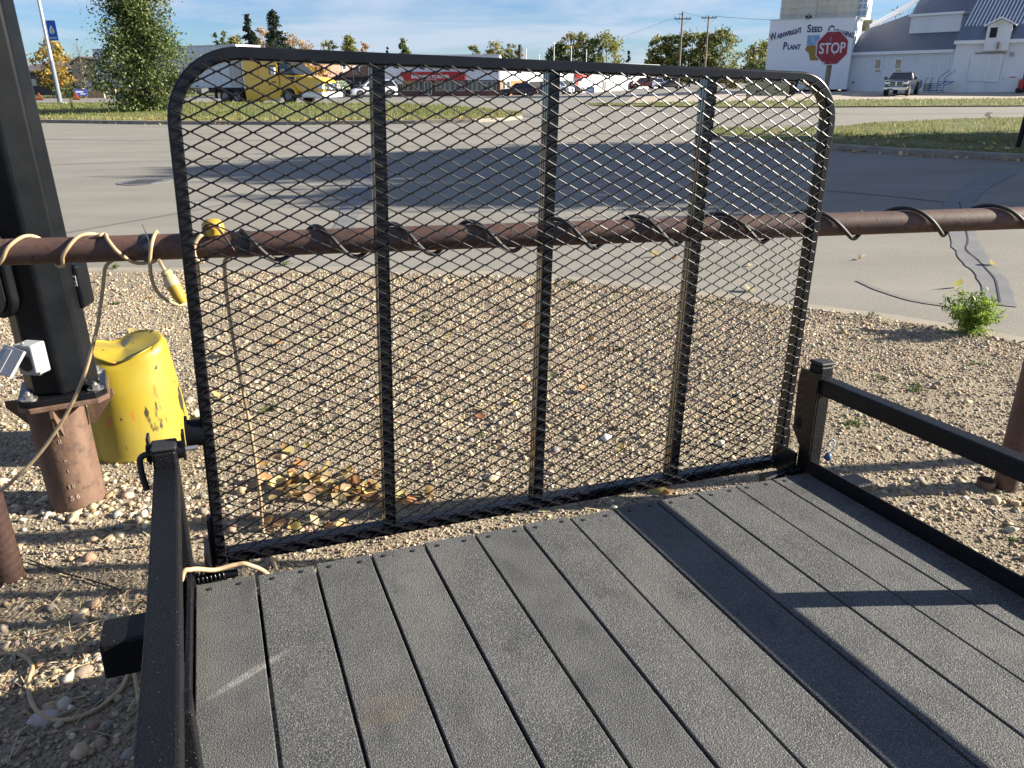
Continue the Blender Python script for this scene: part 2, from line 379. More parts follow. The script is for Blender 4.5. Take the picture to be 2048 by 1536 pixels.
# --- kerb and grass island on the far side, left
isl = [(-60, 46, 56), (-40, 43, 56), (-23, 38.9, 56), (-16, 36, 54), (-8.85, 34.3, 52), (-4, 34.4, 50), (-1.5, 34.9, 46), (-.2, 36.2, 41), (.6, 38, 39)]
def island_z(x, y): return zg(x, y) + .14
strip('grass_verge', m_grass, [(a, b + .25, c) for a, b, c in isl], 160, 26, .0, .16, .6, .15, zf=island_z)
kb = MB(); P = [(a, b) for a, b, c in isl]
for k in range(len(P) - 1):
    (x0, y0), (x1, y1) = P[k], P[k + 1]
    kb.add([(x0, y0, -.02), (x1, y1, -.02), (x1, y1 + .3, -.02), (x0, y0 + .3, -.02), (x0, y0, .14), (x1, y1, .14), (x1, y1 + .3, .145), (x0, y0 + .3, .145)],
           [(0, 3, 2, 1), (4, 5, 6, 7), (0, 1, 5, 4), (2, 3, 7, 6), (1, 2, 6, 5), (3, 0, 4, 7)])
tag(kb.build('kerb', m_kerb), kind='structure')
# --- grass corner on the right with a kerb
g2 = [(6.2, 23.6, 25.4), (6.8, 21.6, 27.3), (7.9, 20.0, 27.2), (9.2, 18.2, 26.4), (11.0, 16.5, 27.0), (13, 15.0, 29.5), (18, 12, 32), (40, 0, 40)]
strip('grass_corner', m_grass, [(a, b + .2, c) for a, b, c in g2], 120, 26, .12, .10, .8, .35, zf=lambda x, y: x * 0, seed=4)
kb = MB(); P = [(a, b) for a, b, c in g2]
for k in range(len(P) - 1):
    (x0, y0), (x1, y1) = P[k], P[k + 1]
    kb.add([(x0, y0, -.02), (x1, y1, -.02), (x1, y1 + .3, -.02), (x0, y0 + .3, -.02), (x0, y0, .12), (x1, y1, .12), (x1, y1 + .3, .13), (x0, y0 + .3, .13)],
           [(0, 3, 2, 1), (4, 5, 6, 7), (0, 1, 5, 4), (2, 3, 7, 6), (1, 2, 6, 5), (3, 0, 4, 7)])
tag(kb.build('kerb', m_kerb), kind='structure')
m_rubble = M('crumbled asphalt', (0.10, 0.09, 0.08), .95, c2=(0.22, 0.2, 0.17), vs=6, stretch=(1, 1, 1), bump=.8, bs=20, bdist=.04)
strip('road_shoulder', m_rubble, [(6.9, 27.1, 27.6), (8.2, 27.2, 29.6), (10.5, 26.4, 30.6), (12, 28.0, 30.0), (13, 29.2, 29.8)], 50, 8, .016, .03, 2, .3, zf=lambda x, y: x * 0)
strip('road_shoulder', m_rubble, [(.1, 41.5, 44), (1.4, 38.6, 45), (2.6, 36.8, 41), (3.4, 35.4, 37.5)], 30, 6, .016, .02, 2, .4, zf=lambda x, y: x * 0)
# --- grass strip and raised gravel yard by the seed plant
strip('grass_strip', m_grass, [(5.5, 57, 58), (10, 53, 60), (16, 50, 63), (25, 49, 64), (60, 44, 64), (110, 40, 64)], 120, 14, .05, .10, .5, .4, seed=8)
strip('gravel_yard', m_yard, [(9, 62, 64), (14, 62.5, 92), (20, 63.5, 98), (60, 64, 98), (130, 64, 98)], 80, 24, .03)
# --- grass by the left lot edge (beyond the lane where the lorry stands)
strip('grass_bank', m_grass, [(-130, 104, 150), (-60, 112, 150), (-44, 118, 150)], 50, 10, .05, .2, .4, .6, seed=12)

# --- repairs, marks and one painted shade streak on the road, each a thin sheet above it
def road_strip(name, px, w, mat, z=.006, n=6, taper=True):
    pts = catmull([tuple(gp(u, v)[:2]) + (z,) for u, v in px], n); V = []; Fc = []
    for k, p in enumerate(pts):
        d = (pts[min(k + 1, len(pts) - 1)] - pts[max(k - 1, 0)]); nrm = Vector((-d.y, d.x, 0)).normalized()
        f = k / (len(pts) - 1); ww = (w if not hasattr(w, '__len__') else w[0] + (w[1] - w[0]) * f) * (0.85 + .3 * random.random()) / 2
        V += [tuple(p + nrm * ww), tuple(p - nrm * ww)]
    Fc = [(2 * k, 2 * k + 1, 2 * k + 3, 2 * k + 2) for k in range(len(pts) - 1)]
    me = MB(); me.v = V; me.f = Fc; ob = me.build(name, mat, fix=False); return tag(ob, kind='structure')
m_seal = M('crack sealant', (0.125, 0.125, 0.13), .75, c2=(0.17, 0.165, 0.16), vs=4)
m_skid_shade = M('tyre mark and shade', (0.15, 0.14, 0.125), .85, c2=(0.19, 0.175, 0.155), vs=12)
m_crack = M('crack', (0.025, 0.024, 0.022), .95)
road_strip('road_patch', [(2010, 345), (1960, 370), (1930, 395), (1915, 415), (1925, 470), (1950, 520), (1985, 560), (2003, 612)], (.42, .2), m_seal)
road_strip('crack_and_shade', [(1918, 405), (1927, 440), (1936, 480), (1932, 500), (1955, 520), (1975, 542), (1990, 560), (1996, 585), (2000, 606)], .014, m_crack, .010, 3)
road_strip('road_patch', [(755, 300), (735, 340), (715, 390), (690, 450), (672, 490)], (.5, .16), m_seal)
road_strip('tyre_mark', [(1715, 562), (1765, 583), (1830, 602), (1900, 612)], (.05, .09), m_skid_shade)
road_strip('tyre_mark', [(-40, 485), (120, 467), (220, 450), (335, 430), (470, 405)], .09, m_skid_shade)
road_strip('crack_and_shade', [(70, 333), (180, 327), (330, 322), (500, 316)], .05, m_skid_shade, .007)  # dark strip painted for the long thin shadow across the road
road_strip('crack_and_shade', [(1440, 372), (1600, 378), (1750, 390), (1925, 408)], .05, m_seal, .007)
road_strip('crack_and_shade', [(1980, 225), (1975, 231), (1985, 238), (1960, 243)], (.25, .1), m_crack, .008, 3)
for k, (px, w) in enumerate([([(60, 278), (250, 281), (420, 279), (640, 284)], .10), ([(1100, 225), (1400, 222), (1700, 228), (2060, 226)], .22), ([(380, 268), (700, 262), (1000, 268)], .12), ([(1060, 262), (1250, 268), (1450, 262)], .16)]):
    road_strip('tyre_mark', px, w, m_skid_shade, .006 + .001 * k)

def manhole():
    c = gp(288, 365)
    t = thing('manhole_cover', 'round grey manhole cover set flush in the road', 'manhole cover', (c[0], c[1], 0))
    MB().lathe([(.44, .004), (.44, .012), (.36, .013)], 32).build('frame_ring', m_seal, t)
    b = MB(); b.lathe([(.35, .004), (.35, .016)], 32)
    for k in range(-4, 5): b.box(-.25, .25, k * .07 - .012, k * .07 + .012, .016, .020)
    b.build('lid', M('cast iron', (0.12, 0.12, 0.13), .6, .4, c2=(0.17, 0.165, 0.16), vs=8), t)
manhole()

# --- loose stones: thousands of small real pebbles on the dirt
ico_bm = bmesh.new(); bmesh.ops.create_icosphere(ico_bm, subdivisions=1, radius=1.0)
ICO_V = np.array([v.co[:] for v in ico_bm.verts]); ICO_F = np.array([[v.index for v in f.verts] for f in ico_bm.faces]); ico_bm.free()
STONE = [(0.44, 0.355, 0.24), (0.39, 0.305, 0.20), (0.33, 0.265, 0.18), (0.48, 0.40, 0.29), (0.29, 0.245, 0.185), (0.22, 0.195, 0.165), (0.40, 0.29, 0.19), (0.50, 0.44, 0.34), (0.33, 0.225, 0.15), (0.18, 0.17, 0.155), (0.45, 0.34, 0.20), (0.41, 0.33, 0.22)]
OCT_V = np.array([(1, 0, 0), (0, 1, 0), (-1, 0, 0), (0, -1, 0), (0, 0, 1), (0, 0, -1.0)]); OCT_F = np.array([(0, 1, 4), (1, 2, 4), (2, 3, 4), (3, 0, 4), (1, 0, 5), (2, 1, 5), (3, 2, 5), (0, 3, 5)])
def pebbles(name, n, sampler, rmed, rmax, mat, seed, bury=.35, BV=ICO_V, BF=ICO_F):
    rng = np.random.default_rng(seed); C = sampler(rng, n); n = len(C)
    r = np.clip(rmed * np.exp(rng.normal(0, .42, n)), rmed * .45, rmax)
    sc = np.stack([r * rng.uniform(.75, 1.35, n), r * rng.uniform(.75, 1.2, n), r * rng.uniform(.45, .85, n)], 1)
    a = rng.uniform(0, 2 * np.pi, n); tl = rng.normal(0, .35, n)
    nb = len(BV); base = BV[None] * (1 + rng.normal(0, .20, (n, nb, 1)))
    V = base * sc[:, None, :]
    x = V[..., 0] * np.cos(tl)[:, None] - V[..., 2] * np.sin(tl)[:, None]; z = V[..., 0] * np.sin(tl)[:, None] + V[..., 2] * np.cos(tl)[:, None]
    y = V[..., 1]; ca, sa = np.cos(a)[:, None], np.sin(a)[:, None]
    V = np.stack([x * ca - y * sa, x * sa + y * ca, z], -1)
    V += C[:, None, :]; V[..., 2] += (sc[:, 2] * (1 - 2 * bury))[:, None]
    Fq = (BF[None] + nb * np.arange(n)[:, None, None]).reshape(-1, 3)
    cols = np.repeat(palette(n, STONE, rng, .2), nb, 0)
    ob = npmesh(name, V.reshape(-1, 3), Fq, mat, cols, None, False); return tag(ob, kind='stuff')
def lot_sampler(x0, x1, y0, y1, dens_seed, lo):
    def f(rng, n):
        x = rng.uniform(x0, x1, n * 3); y = y0 + (y1 - y0) * rng.random(n * 3)
        d = vnoise(x, y, 1.1, dens_seed) * .6 + vnoise(x, y, 3.3, dens_seed + 1) * .4
        near = np.clip((y - 2.4) / 1.4, .25, 1)             # barer dirt close to the trailer
        vis = np.abs(x + .1) < (y * .72 + .75)
        k = (y < edge_y(x) - .02) & vis & (rng.random(n * 3) < np.clip((d - lo) * 2.4, .06, 1) * near)
        x, y = x[k][:n], y[k][:n]
        return np.stack([x, y, lot_z(x, y)], 1)
    return f
pebbles('gravel', 74000, lot_sampler(-5.6, 4.6, 1.0, 7.3, 41, .22), .0052, .015, m_stone, 5, .42)
pebbles('gravel_stones', 4200, lot_sampler(-5.0, 4.6, 1.0, 7.0, 51, .30), .0105, .022, m_stone, 6)
def clump(rng, n):
    cs = [(-2.05, 2.85, .25, 260), (-1.45, 2.75, .22, 200), (-1.15, 1.95, .16, 130), (-1.55, 1.9, .3, 160), (-1.2, 1.55, .2, 120), (2.0, 2.75, .3, 120), (-2.1, 2.3, .25, 120)]
    P = np.concatenate([np.stack([rng.normal(x, s, k), rng.normal(y, s * .6, k)], 1) for x, y, s, k in cs])
    return np.stack([P[:, 0], P[:, 1], lot_z(P[:, 0], P[:, 1])], 1)
pebbles('gravel_clump', 0, clump, .0105, .026, m_stone, 8)
def clods(rng, n):
    x = rng.uniform(-4.6, 4.4, n * 2); y = 1.0 + 5.6 * rng.random(n * 2) ** 1.3; k = y < edge_y(x) - .05; x, y = x[k], y[k]; k = np.abs(x + .1) < y * .72 + .75; x, y = x[k], y[k]
    return np.stack([x, y, lot_z(x, y)], 1)
STONE_B = STONE; STONE = [(0.31, 0.25, 0.175), (0.26, 0.21, 0.145), (0.35, 0.29, 0.21), (0.21, 0.17, 0.12)]
pebbles('dirt_clods', 85000, clods, .0046, .013, m_stone, 9, .3, OCT_V, OCT_F)
STONE = STONE_B

# --- dry straw and litter on the dirt
def straw(n, seed):
    rng = np.random.default_rng(seed); x = np.concatenate([rng.normal(-1.3, .35, n // 2), rng.normal(-.1, .7, n - n // 2)]); y = np.concatenate([rng.normal(1.9, .28, n // 2), rng.normal(2.25, .22, n - n // 2)])
    a = rng.uniform(0, np.pi, n); l = rng.uniform(.02, .08, n); w = .0012; z = lot_z(x, y) + rng.uniform(.004, .022, n)
    dx, dy = np.cos(a) * l / 2, np.sin(a) * l / 2; px, py = -np.sin(a) * w, np.cos(a) * w; tz = rng.normal(0, .008, n)
    V = np.stack([np.stack([x - dx - px, y - dy - py, z - tz], 1), np.stack([x + dx - px, y + dy - py, z + tz], 1), np.stack([x + dx + px, y + dy + py, z + tz + .001], 1), np.stack([x - dx + px, y - dy + py, z - tz + .001], 1)], 1).reshape(-1, 3)
    cols = np.repeat(palette(n, [(0.36, 0.27, 0.15), (0.24, 0.17, 0.10), (0.45, 0.36, 0.22), (0.13, 0.09, 0.06)], rng), 4, 0)
    tag(npmesh('dry_straw', V, np.arange(4 * n).reshape(n, 4), m_stone, cols), kind='stuff')
straw(1500, 3)
# --- fallen leaves: curled diamonds of five facets
def leaves(name, P, size, cols, seed, curl=.35):
    rng = np.random.default_rng(seed); n = len(P); P = np.array(P)
    a = rng.uniform(0, 2 * np.pi, n); s = size * rng.uniform(.6, 1.25, n); rx, ry = rng.normal(0, .45, n), rng.normal(0, .45, n)
    base = np.array([(-1, 0, .25), (-.45, -.55, .1), (.3, -.6, 0), (1, 0, .3), (.3, .6, .12), (-.45, .55, .05), (0, 0, -.12)])
    V = np.repeat(base[None], n, 0) * s[:, None, None]; V[..., 2] *= (rng.uniform(.3, 2.2, n) * curl / .35)[:, None]
    y, z = V[..., 1].copy(), V[..., 2].copy(); V[..., 1] = y * np.cos(rx)[:, None] - z * np.sin(rx)[:, None]; V[..., 2] = y * np.sin(rx)[:, None] + z * np.cos(rx)[:, None]
    x, z = V[..., 0].copy(), V[..., 2].copy(); V[..., 0] = x * np.cos(ry)[:, None] + z * np.sin(ry)[:, None]; V[..., 2] = -x * np.sin(ry)[:, None] + z * np.cos(ry)[:, None]
    x, y = V[..., 0].copy(), V[..., 1].copy(); V[..., 0] = x * np.cos(a)[:, None] - y * np.sin(a)[:, None]; V[..., 1] = x * np.sin(a)[:, None] + y * np.cos(a)[:, None]
    V[..., 2] -= V[..., 2].min(1)[:, None]; V += P[:, None, :]
    f = np.array([(0, 1, 6), (1, 2, 6), (2, 3, 6), (3, 4, 6), (4, 5, 6), (5, 0, 6)])
    Fq = (f[None] + 7 * np.arange(n)[:, None, None]).reshape(-1, 3)
    return tag(npmesh(name, V.reshape(-1, 3), Fq, m_leaf, np.repeat(palette(n, cols, rng, .2), 7, 0)), kind='stuff')
DRY = [(0.46, 0.28, 0.12), (0.52, 0.38, 0.18), (0.36, 0.19, 0.08), (0.56, 0.45, 0.25), (0.27, 0.15, 0.07), (0.50, 0.40, 0.14)]
r_ = np.random.default_rng(5); pts = []
for (u, v, su, sv, n) in [(650, 985, 55, 14, 52), (600, 985, 30, 12, 16), (720, 985, 26, 16, 26), (820, 1000, 36, 14, 12), (580, 930, 40, 20, 9), (900, 830, 300, 60, 16), (1265, 990, 40, 6, 8), (620, 1062, 50, 12, 10), (690, 660, 400, 60, 16)]:
    for k in range(n):
        q = gp(r_.normal(u, su), r_.normal(v, sv)); pts.append((q[0], q[1], lot_z(np.array([q[0]]), np.array([q[1]]))[0] + r_.uniform(0, .018)))
leaves('fallen_leaves', pts, .036, DRY, 6)
pts = []
for k in range(420):
    f = r_.random(); x = np.interp(f, [0, .35, 1], [6.2, 8.5, 14]); y = np.interp(x, [a for a, b, c in g2], [b for a, b, c in g2]); side = r_.random()
    pts.append((x + r_.normal(0, .2), y - abs(r_.normal(.12, .25)), .004) if side < .6 else (x + r_.normal(.6, 1.6), y + r_.uniform(.4, 4), .17))
for k in range(260):
    x = r_.uniform(-24, -.5); y = np.interp(x, [a for a, b, c in isl], [b for a, b, c in isl]); pts.append((x, y - abs(r_.normal(.05, .2)) if r_.random() < .5 else y + abs(r_.normal(.3, .5)), .005 if r_.random() < .5 else .17))
for (u, v) in [(1722, 520), (1915, 577), (1500, 533), (1725, 430), (1310, 515), (1497, 583), (840, 560), (1980, 531), (1385, 520), (1640, 360), (1350, 520), (870, 505), (300, 600)]:
    q = gp(u, v); pts.append((q[0], q[1], .006))
leaves('gutter_leaves', pts, .055, DRY + [(0.60, 0.50, 0.30)], 9)
# --- standing grass blades over the grass sheets (far fewer than real, only where they show)
def blades(name, n, sampler, h, w, cols, seed):
    rng = np.random.default_rng(seed); C = sampler(rng, n); n = len(C); a = rng.uniform(0, 2 * np.pi, n); hh = h * rng.uniform(.4, 1.3, n); ln = rng.normal(0, .35, (n, 2)) * hh[:, None]
    px = np.stack([np.cos(a) * w, np.sin(a) * w, a * 0], 1); tip = C + np.stack([ln[:, 0], ln[:, 1], hh], 1)
    V = np.stack([C - px, C + px, tip + px * .15, tip - px * .15], 1).reshape(-1, 3)
    tag(npmesh(name, V, np.arange(4 * n).reshape(n, 4), m_leaf, np.repeat(palette(n, cols, rng, .25), 4, 0)), kind='stuff')
def st_sampler(st, zf, off, lo=0, hi=1, bias=1.0, sx=None):
    st = np.array(st)
    def f(rng, n):
        x = rng.uniform(st[0, 0] if sx is None else sx[0], st[-1, 0] if sx is None else sx[1], n); t = lo + (hi - lo) * rng.random(n) ** bias
        y0 = np.interp(x, st[:, 0], st[:, 1]) + .3; y1 = np.interp(x, st[:, 0], st[:, 2]); y = y0 + (y1 - y0) * t
        return np.stack([x, y, zf(x, y) + off], 1)
    return f
GREEN = [(0.11, 0.15, 0.03), (0.16, 0.20, 0.04), (0.08, 0.115, 0.024), (0.23, 0.23, 0.07), (0.27, 0.23, 0.09)]
DRYG = [(0.32, 0.28, 0.11), (0.23, 0.23, 0.075), (0.36, 0.31, 0.14), (0.16, 0.19, 0.045)]
blades('grass', 26000, st_sampler(isl, island_z, .02, .1, 1, .8, (-36, .5)), .15, .022, GREEN, 21)
blades('grass', 9000, st_sampler(isl, island_z, .02, 0, .12, 1, (-36, .5)), .09, .02, DRYG, 22)
z0 = lambda x, y: x * 0
blades('grass', 22000, st_sampler(g2, z0, .13, 0, 1, 1.0, (6.2, 20)), .055, .010, GREEN, 23)
blades('grass', 6500, st_sampler(g2, z0, .13, .3, .85, 1.0, (8.5, 20)), .13, .010, GREEN + DRYG + [(0.20, 0.26, 0.04)], 24)
blades('grass', 9000, st_sampler([(5.5, 57, 58), (10, 53, 60), (16, 50, 63), (25, 49, 64), (60, 44, 64)], zg, .06), .12, .03, DRYG + GREEN, 25)
# ------------------------------------------------------------------ the utility trailer (origin: rear left deck corner, +Y towards the tailgate)
_w = np.array([-0.04792008, 0.02294059, 0.36441743]); _a = float(np.linalg.norm(_w))
trailer = thing('utility_trailer', 'black flat deck utility trailer with its mesh ramp gate raised', 'trailer')
trailer.matrix_world = Matrix.Translation((-0.80757, 1.62534, CAM_H - 1.17997)) @ Matrix.Rotation(_a, 4, Vector(_w / _a))
DW, PP = 1.9305, 0.1485
# deck boards, each its own piece, with two screws at the tail end
screw_me = None
for k in range(13):
    e = random.uniform(-.004, .004); h = random.uniform(-.0012, .0012)
    o = MB().box(k * PP + .0035, (k + 1) * PP - .0035, -3.7, -.004 + e, -.038 + h, h).build('plank', m_deck, trailer, bevel=.0022)
    for sx in (.035, .112):
        if screw_me is None:
            s = MB(); s.lathe([(.0068, -.001), (.0068, .0016), (.0045, .0024)], 8); ob = s.build('screw', m_rubber, o); screw_me = ob.data
        else:
            ob = bpy.data.objects.new('screw', screw_me); COL.objects.link(ob); ob.parent = o
        ob.location = (k * PP + sx + random.uniform(-.006, .006), -.032 + random.uniform(-.006, .006), h)
# frame under and beside the boards
for x0, x1 in ((-.012, -.0015), (DW + .0025, DW + .0105)):
    MB().box(x0, x1, -3.7, .002, -.125, .043).build('side_frame', m_black, trailer, bevel=.002)
MB().box(0, DW, -.06, -.03, -.125, -.041).build('rear_beam', m_black, trailer, bevel=.003)
for y in (-.9, -1.6, -2.3, -3.0, -3.65):
    MB().box(0, DW, y - .03, y + .03, -.12, -.041).build('cross_beam', m_black, trailer)
MB().box(.0, DW, -.135, -.035, -.225, -.128).build('cross_tube', m_black, trailer, bevel=.006)
MB().box(-.205, -.02, -.15, -.045, -.115, -.018).build('stub_tube', m_black, trailer, bevel=.007)
MB().box(DW + .012, 2.118, -.115, -.03, -.115, -.02).build('stub_tube', m_black, trailer, bevel=.007)
# side rails with their posts
def rail(side):
    if side < 0:
        a, b, c, d = (-.052, .002), (-.036, .018), (-.030, .026), (-.02, .036)
    else:
        a, b, c, d = (1.936, 1.988), (1.936, 1.988), (1.936, 1.988), (1.936, 1.988)
    ys = (0.0, -.57, -.95, -3.7); secs = [[(q[0], y, .275), (q[1], y, .275), (q[1], y, .330), (q[0], y, .330)] for q, y in zip((a, b, c, d), ys)]
    MB().loft(secs).build('top_rail', m_black, trailer, bevel=.006)
    MB().box(a[0], a[1], .003, .060, -.12, .368).build('corner_post', m_black, trailer, bevel=.006)
    cp = MB().box(a[0] - .002, a[1] + .002, .001, .062, .369, .381)
    cp.build('post_cap', m_rubber, trailer, bevel=.005)
    for y in (-.785, -1.6, -2.4, -3.2, -3.66):
        xo = (a[0] if side > 0 else d[0] - .004, a[1] if side > 0 else d[1] - .004)
        MB().box(xo[0], xo[1], y - .027, y + .027, -.12, .274).build('rail_post', m_black, trailer, bevel=.004)
rail(-1); rail(1)
# latch plate on the right post, with its slot
pl = MB().prism([(.0, .06), (.045, .075), (.088, .125), (.092, .30), (.085, .345), (.0, .345)], 1.927, 1.9345, 'x')
o = pl.build('latch_plate', m_gloss, trailer, bevel=.0015)
MB().prism([(.062 + .014 * math.cos(t), .155 + .02 * math.sin(t)) for t in np.linspace(0, 2 * math.pi, 13)[:-1]], 1.9255, 1.9268, 'x').build('slot', M('slot shadow', (.003, .003, .003), .9), o)
# draw-bolt on the left post: bent handle, flanged sleeve, keeper tube welded to the gate
h = MB().tube(catmull([(-.05, .045, .352), (-.066, .045, .352), (-.078, .045, .347), (-.083, .045, .335), (-.082, .042, .30), (-.077, .040, .262)], 5), .0075, 10)
h.build('bolt_handle', m_rubber, trailer, smooth=True)
for xa, xb, fl in ((-.066, -.052, -.059), (.003, .018, .018)):
    b = MB(); b.cyl((xa, .05, .352), (xb, .05, .352), .022, n=16); b.box(fl - .003, fl + .003, .03, .072, .33, .397); b.build('bolt_sleeve', m_gloss, trailer, smooth=True)
MB().cyl((.0, .05, .352), (.05, .05, .352), .006, n=10).build('draw_bolt', m_steel, trailer, smooth=True)
# hinge rods with their springs at each end of the tailgate
def coil(x0, x1, y, z, r, turns, wire):
    n = int(turns * 14); return [(x0 + (x1 - x0) * k / n, y + r * math.cos(k / 14 * 2 * math.pi), z + r * math.sin(k / 14 * 2 * math.pi)) for k in range(n + 1)]
for x0, x1, s0, s1 in ((-.01, .105, .004, .075), (1.78, 1.935, 1.885, 1.932)):
    MB().cyl((x0, .045, -.012), (x1, .045, -.012), .0115, n=14).build('hinge_rod', m_gloss, trailer, smooth=True)
    MB().tube(coil(s0, s1, .045, -.012, .0165, 7 if s0 < 1 else 6, .003), .0034, 6).build('hinge_spring', m_gloss, trailer, smooth='all')
MB().cyl((1.775, .030, -.020), (1.86, .040, -.014), .0175, n=16).build('hinge_sleeve', m_gloss, trailer, smooth=True)
for x in (.035, 1.905): MB().box(x - .006, x + .006, .03, .13, -.035, .06).build('hinge_lug', m_gloss, trailer, bevel=.003)
# blue safety clip on the right post foot
b = MB(); b.tube(catmull([(1.99, -.02, .06), (2.0, -.03, .085), (2.005, -.028, .11), (1.995, -.024, .118), (1.985, -.02, .10), (1.988, -.02, .07)], 5), .0022, 6)
o = b.build('clip_wire', M('pale blue wire', (.35, .48, .58), .4), trailer, smooth='all')
MB().lathe([(.004, .04), (.011, .046), (.013, .055), (.009, .066), (.003, .07)], 12, (1.992, -.022)).build('clip_knob', M('blue plastic', (.05, .11, .2), .4), trailer, smooth='all')
o = MB().cyl((-.028, .0, .03), (-.012, .0, .03), .011, n=10).build('frame_bolt', m_steel, trailer, smooth=True)
# running gear below the deck (mostly behind the camera)
for x in (-.27, DW + .27):
    for y in (-1.75, -2.55):
        t = MB().cyl((x - .1, y, -.21), (x + .1, y, -.21), .33, n=28).build('wheel', m_tyre, trailer, smooth=True, bevel=.03)
        MB().cyl((x - .104, y, -.21), (x + .104, y, -.21), .19, n=20).build('rim', m_steel, t, smooth=True)
for y in (-1.75, -2.55): MB().cyl((-.3, y, -.21), (DW + .3, y, -.21), .04, n=10).build('axle', m_black, trailer)
b = MB(); b.tube([(.25, -3.7, -.09), (DW / 2 - .05, -5.0, -.09)], .05, 4); b.tube([(DW - .25, -3.7, -.09), (DW / 2 + .05, -5.0, -.09)], .05, 4); b.box(DW / 2 - .06, DW / 2 + .06, -5.2, -4.9, -.14, -.04)
b.build('drawbar', m_black, trailer)
MB().cyl((DW / 2, -4.75, -.70), (DW / 2, -4.75, .15), .035, n=12).build('jack_leg', m_black, trailer)

# --- ramp gate: square tube hoop, three stiles, expanded metal sheet on its face
GW, GH = 1.905, 1.305
GT = Matrix(((1, 0, .020, .050), (.004, 1, -.004, .127), (-.006, .004, 1, -.031), (0, 0, 0, 1)))
def sweep_square(path, w, d):        # path in gate x-z, outer edge; w in plane, d in depth
    b = MB(); n = len(path); rings = []
    for k in range(n):
        p0, p1 = np.array(path[max(k - 1, 0)]), np.array(path[min(k + 1, n - 1)]); t = (p1 - p0) / np.linalg.norm(p1 - p0); nr = np.array([t[1], -t[0]])
        po = np.array(path[k]); pi = po + nr * w
        rings.append([GT @ Vector((po[0], 0, po[1])), GT @ Vector((pi[0], 0, pi[1])), GT @ Vector((pi[0], d, pi[1])), GT @ Vector((po[0], d, po[1]))])
    return b.loft(rings)
path = [(0, 0), (0, .6), (0, GH - .20)]
path += [(.17 - .17 * math.cos(a), GH - .17 + .17 * math.sin(a)) for a in np.linspace(0, math.pi / 2, 14)]
path += [(.6, GH), (1.2, GH)]
path += [(GW - .15 + .15 * math.sin(a), GH - .15 + .15 * math.cos(a)) for a in np.linspace(0, math.pi / 2, 14)]
path += [(GW, .6), (GW, 0)]
gate = sweep_square(path, .029, .042).build('ramp_gate', m_gloss, trailer, smooth=True, bevel=.005, seg=3)
MB().box(.0295, GW - .0295, .001, .047, 0, .034, GT).build('bottom_bar', m_gloss, gate, bevel=.005)
for x in (.466, .932, 1.426):
    s = MB().box(x, x + .031, .001, .008, .0345, GH - .0295, GT)
    st = s.build('stile', m_gloss, gate)
    s = MB().box(x, x + .0025, .0085, .044, .0345, GH - .0295, GT)
    s.box(x - .0012, x - .0001, .018, .0215, .0345, GH - .0295, GT); s.box(x - .0012, x - .0001, .032, .0355, .0345, GH - .0295, GT)
    s.build('stile_web', m_stile, gate)
# expanded metal: strands between bonds, every strand a twisted flat bar
def expanded():
    px, pz = .0680, .0323; ok = lambda x, z: (.014 < x < GW - .014) and (.010 < z < GH - .016) and not (
        (x < .17 and z > GH - .17 and math.hypot(x - .17, z - (GH - .17)) > .155) or (x > GW - .15 and z > GH - .15 and math.hypot(x - GW + .15, z - GH + .15) > .135))
    V = []; Fc = []
    def bar(p, q, wd, th, tw):
        p, q = Vector(p), Vector(q); t = (q - p).normalized(); n1 = Vector((-t.z, 0, t.x)); n2 = t.cross(n1)
        a = n1 * math.cos(tw) + n2 * math.sin(tw); c = -n1 * math.sin(tw) + n2 * math.cos(tw); o = len(V)
        for e in (p, q):
            for sa, sc in ((-1, -.55), (-.55, -1), (.55, -1), (1, -.55), (1, .55), (.55, 1), (-.55, 1), (-1, .55)): V.append(tuple(GT @ (e + a * sa * wd / 2 + c * sc * th / 2)))
        Fc.extend([(o + k, o + (k + 1) % 8, o + 8 + (k + 1) % 8, o + 8 + k) for k in range(8)])
    nx, nz = int(GW / px * 2) + 3, int(GH / pz * 2) + 3; x0, z0 = .012, .006
    for i in range(-1, nx):
        for j in range(-1, nz):
            if (i + j) % 2: continue
            x, z = x0 + i * px / 2, z0 + j * pz / 2
            y = -.0045
            jx, jz = random.uniform(-.0008, .0008), random.uniform(-.0006, .0006)
            for sg in (1, -1):
                xa, za = x + px / 2, z + sg * pz / 2; mx_, mz_ = (x + xa) / 2, (z + za) / 2
                if not ok(mx_, mz_): continue
                bar((x + .004 + jx, y - .0012, z + sg * .0016 + jz), (xa - .004 + jx, y + .0012, za - sg * .0016 + jz), .0030, .0038, .6 * sg + .25 + random.gauss(0, .035))
            if ok(x, z): bar((x - .0075 + jx, y - .0006, z + jz), (x + .0075 + jx, y + .0006, z + jz), .0040, .0050, .35)
    b = MB(); b.v = V; b.f = Fc; return b.build('expanded_metal', m_mesh, gate)
expanded()
# weld beads where the sheet meets the hoop
wb = MB()
for k in range(26):
    x = .14 + k * .064; 
    if x < GW - .1: wb.cyl(GT @ Vector((x - .006, -.006, GH - .030)), GT @ Vector((x + .006, -.006, GH - .034)), .0035, .002, 6)
for k in range(18):
    z = .05 + k * .065; wb.cyl(GT @ Vector((.022, -.006, z)), GT @ Vector((.030, -.006, z + .008)), .003, .002, 6); wb.cyl(GT @ Vector((GW - .022, -.006, z)), GT @ Vector((GW - .03, -.006, z + .008)), .003, .002, 6)
tag(wb.build('weld_bead', m_gloss, gate), kind='stuff')
kt = MB().cyl(GT @ Vector((-.034, .03, .352 + .03)), GT @ Vector((.006, .03, .352 + .03)), .036, n=18); kt.cyl(GT @ Vector((-.038, .03, .386)), GT @ Vector((-.032, .03, .386)), .043, n=18)
kt.build('bolt_keeper', m_pole_b, gate, smooth=True)
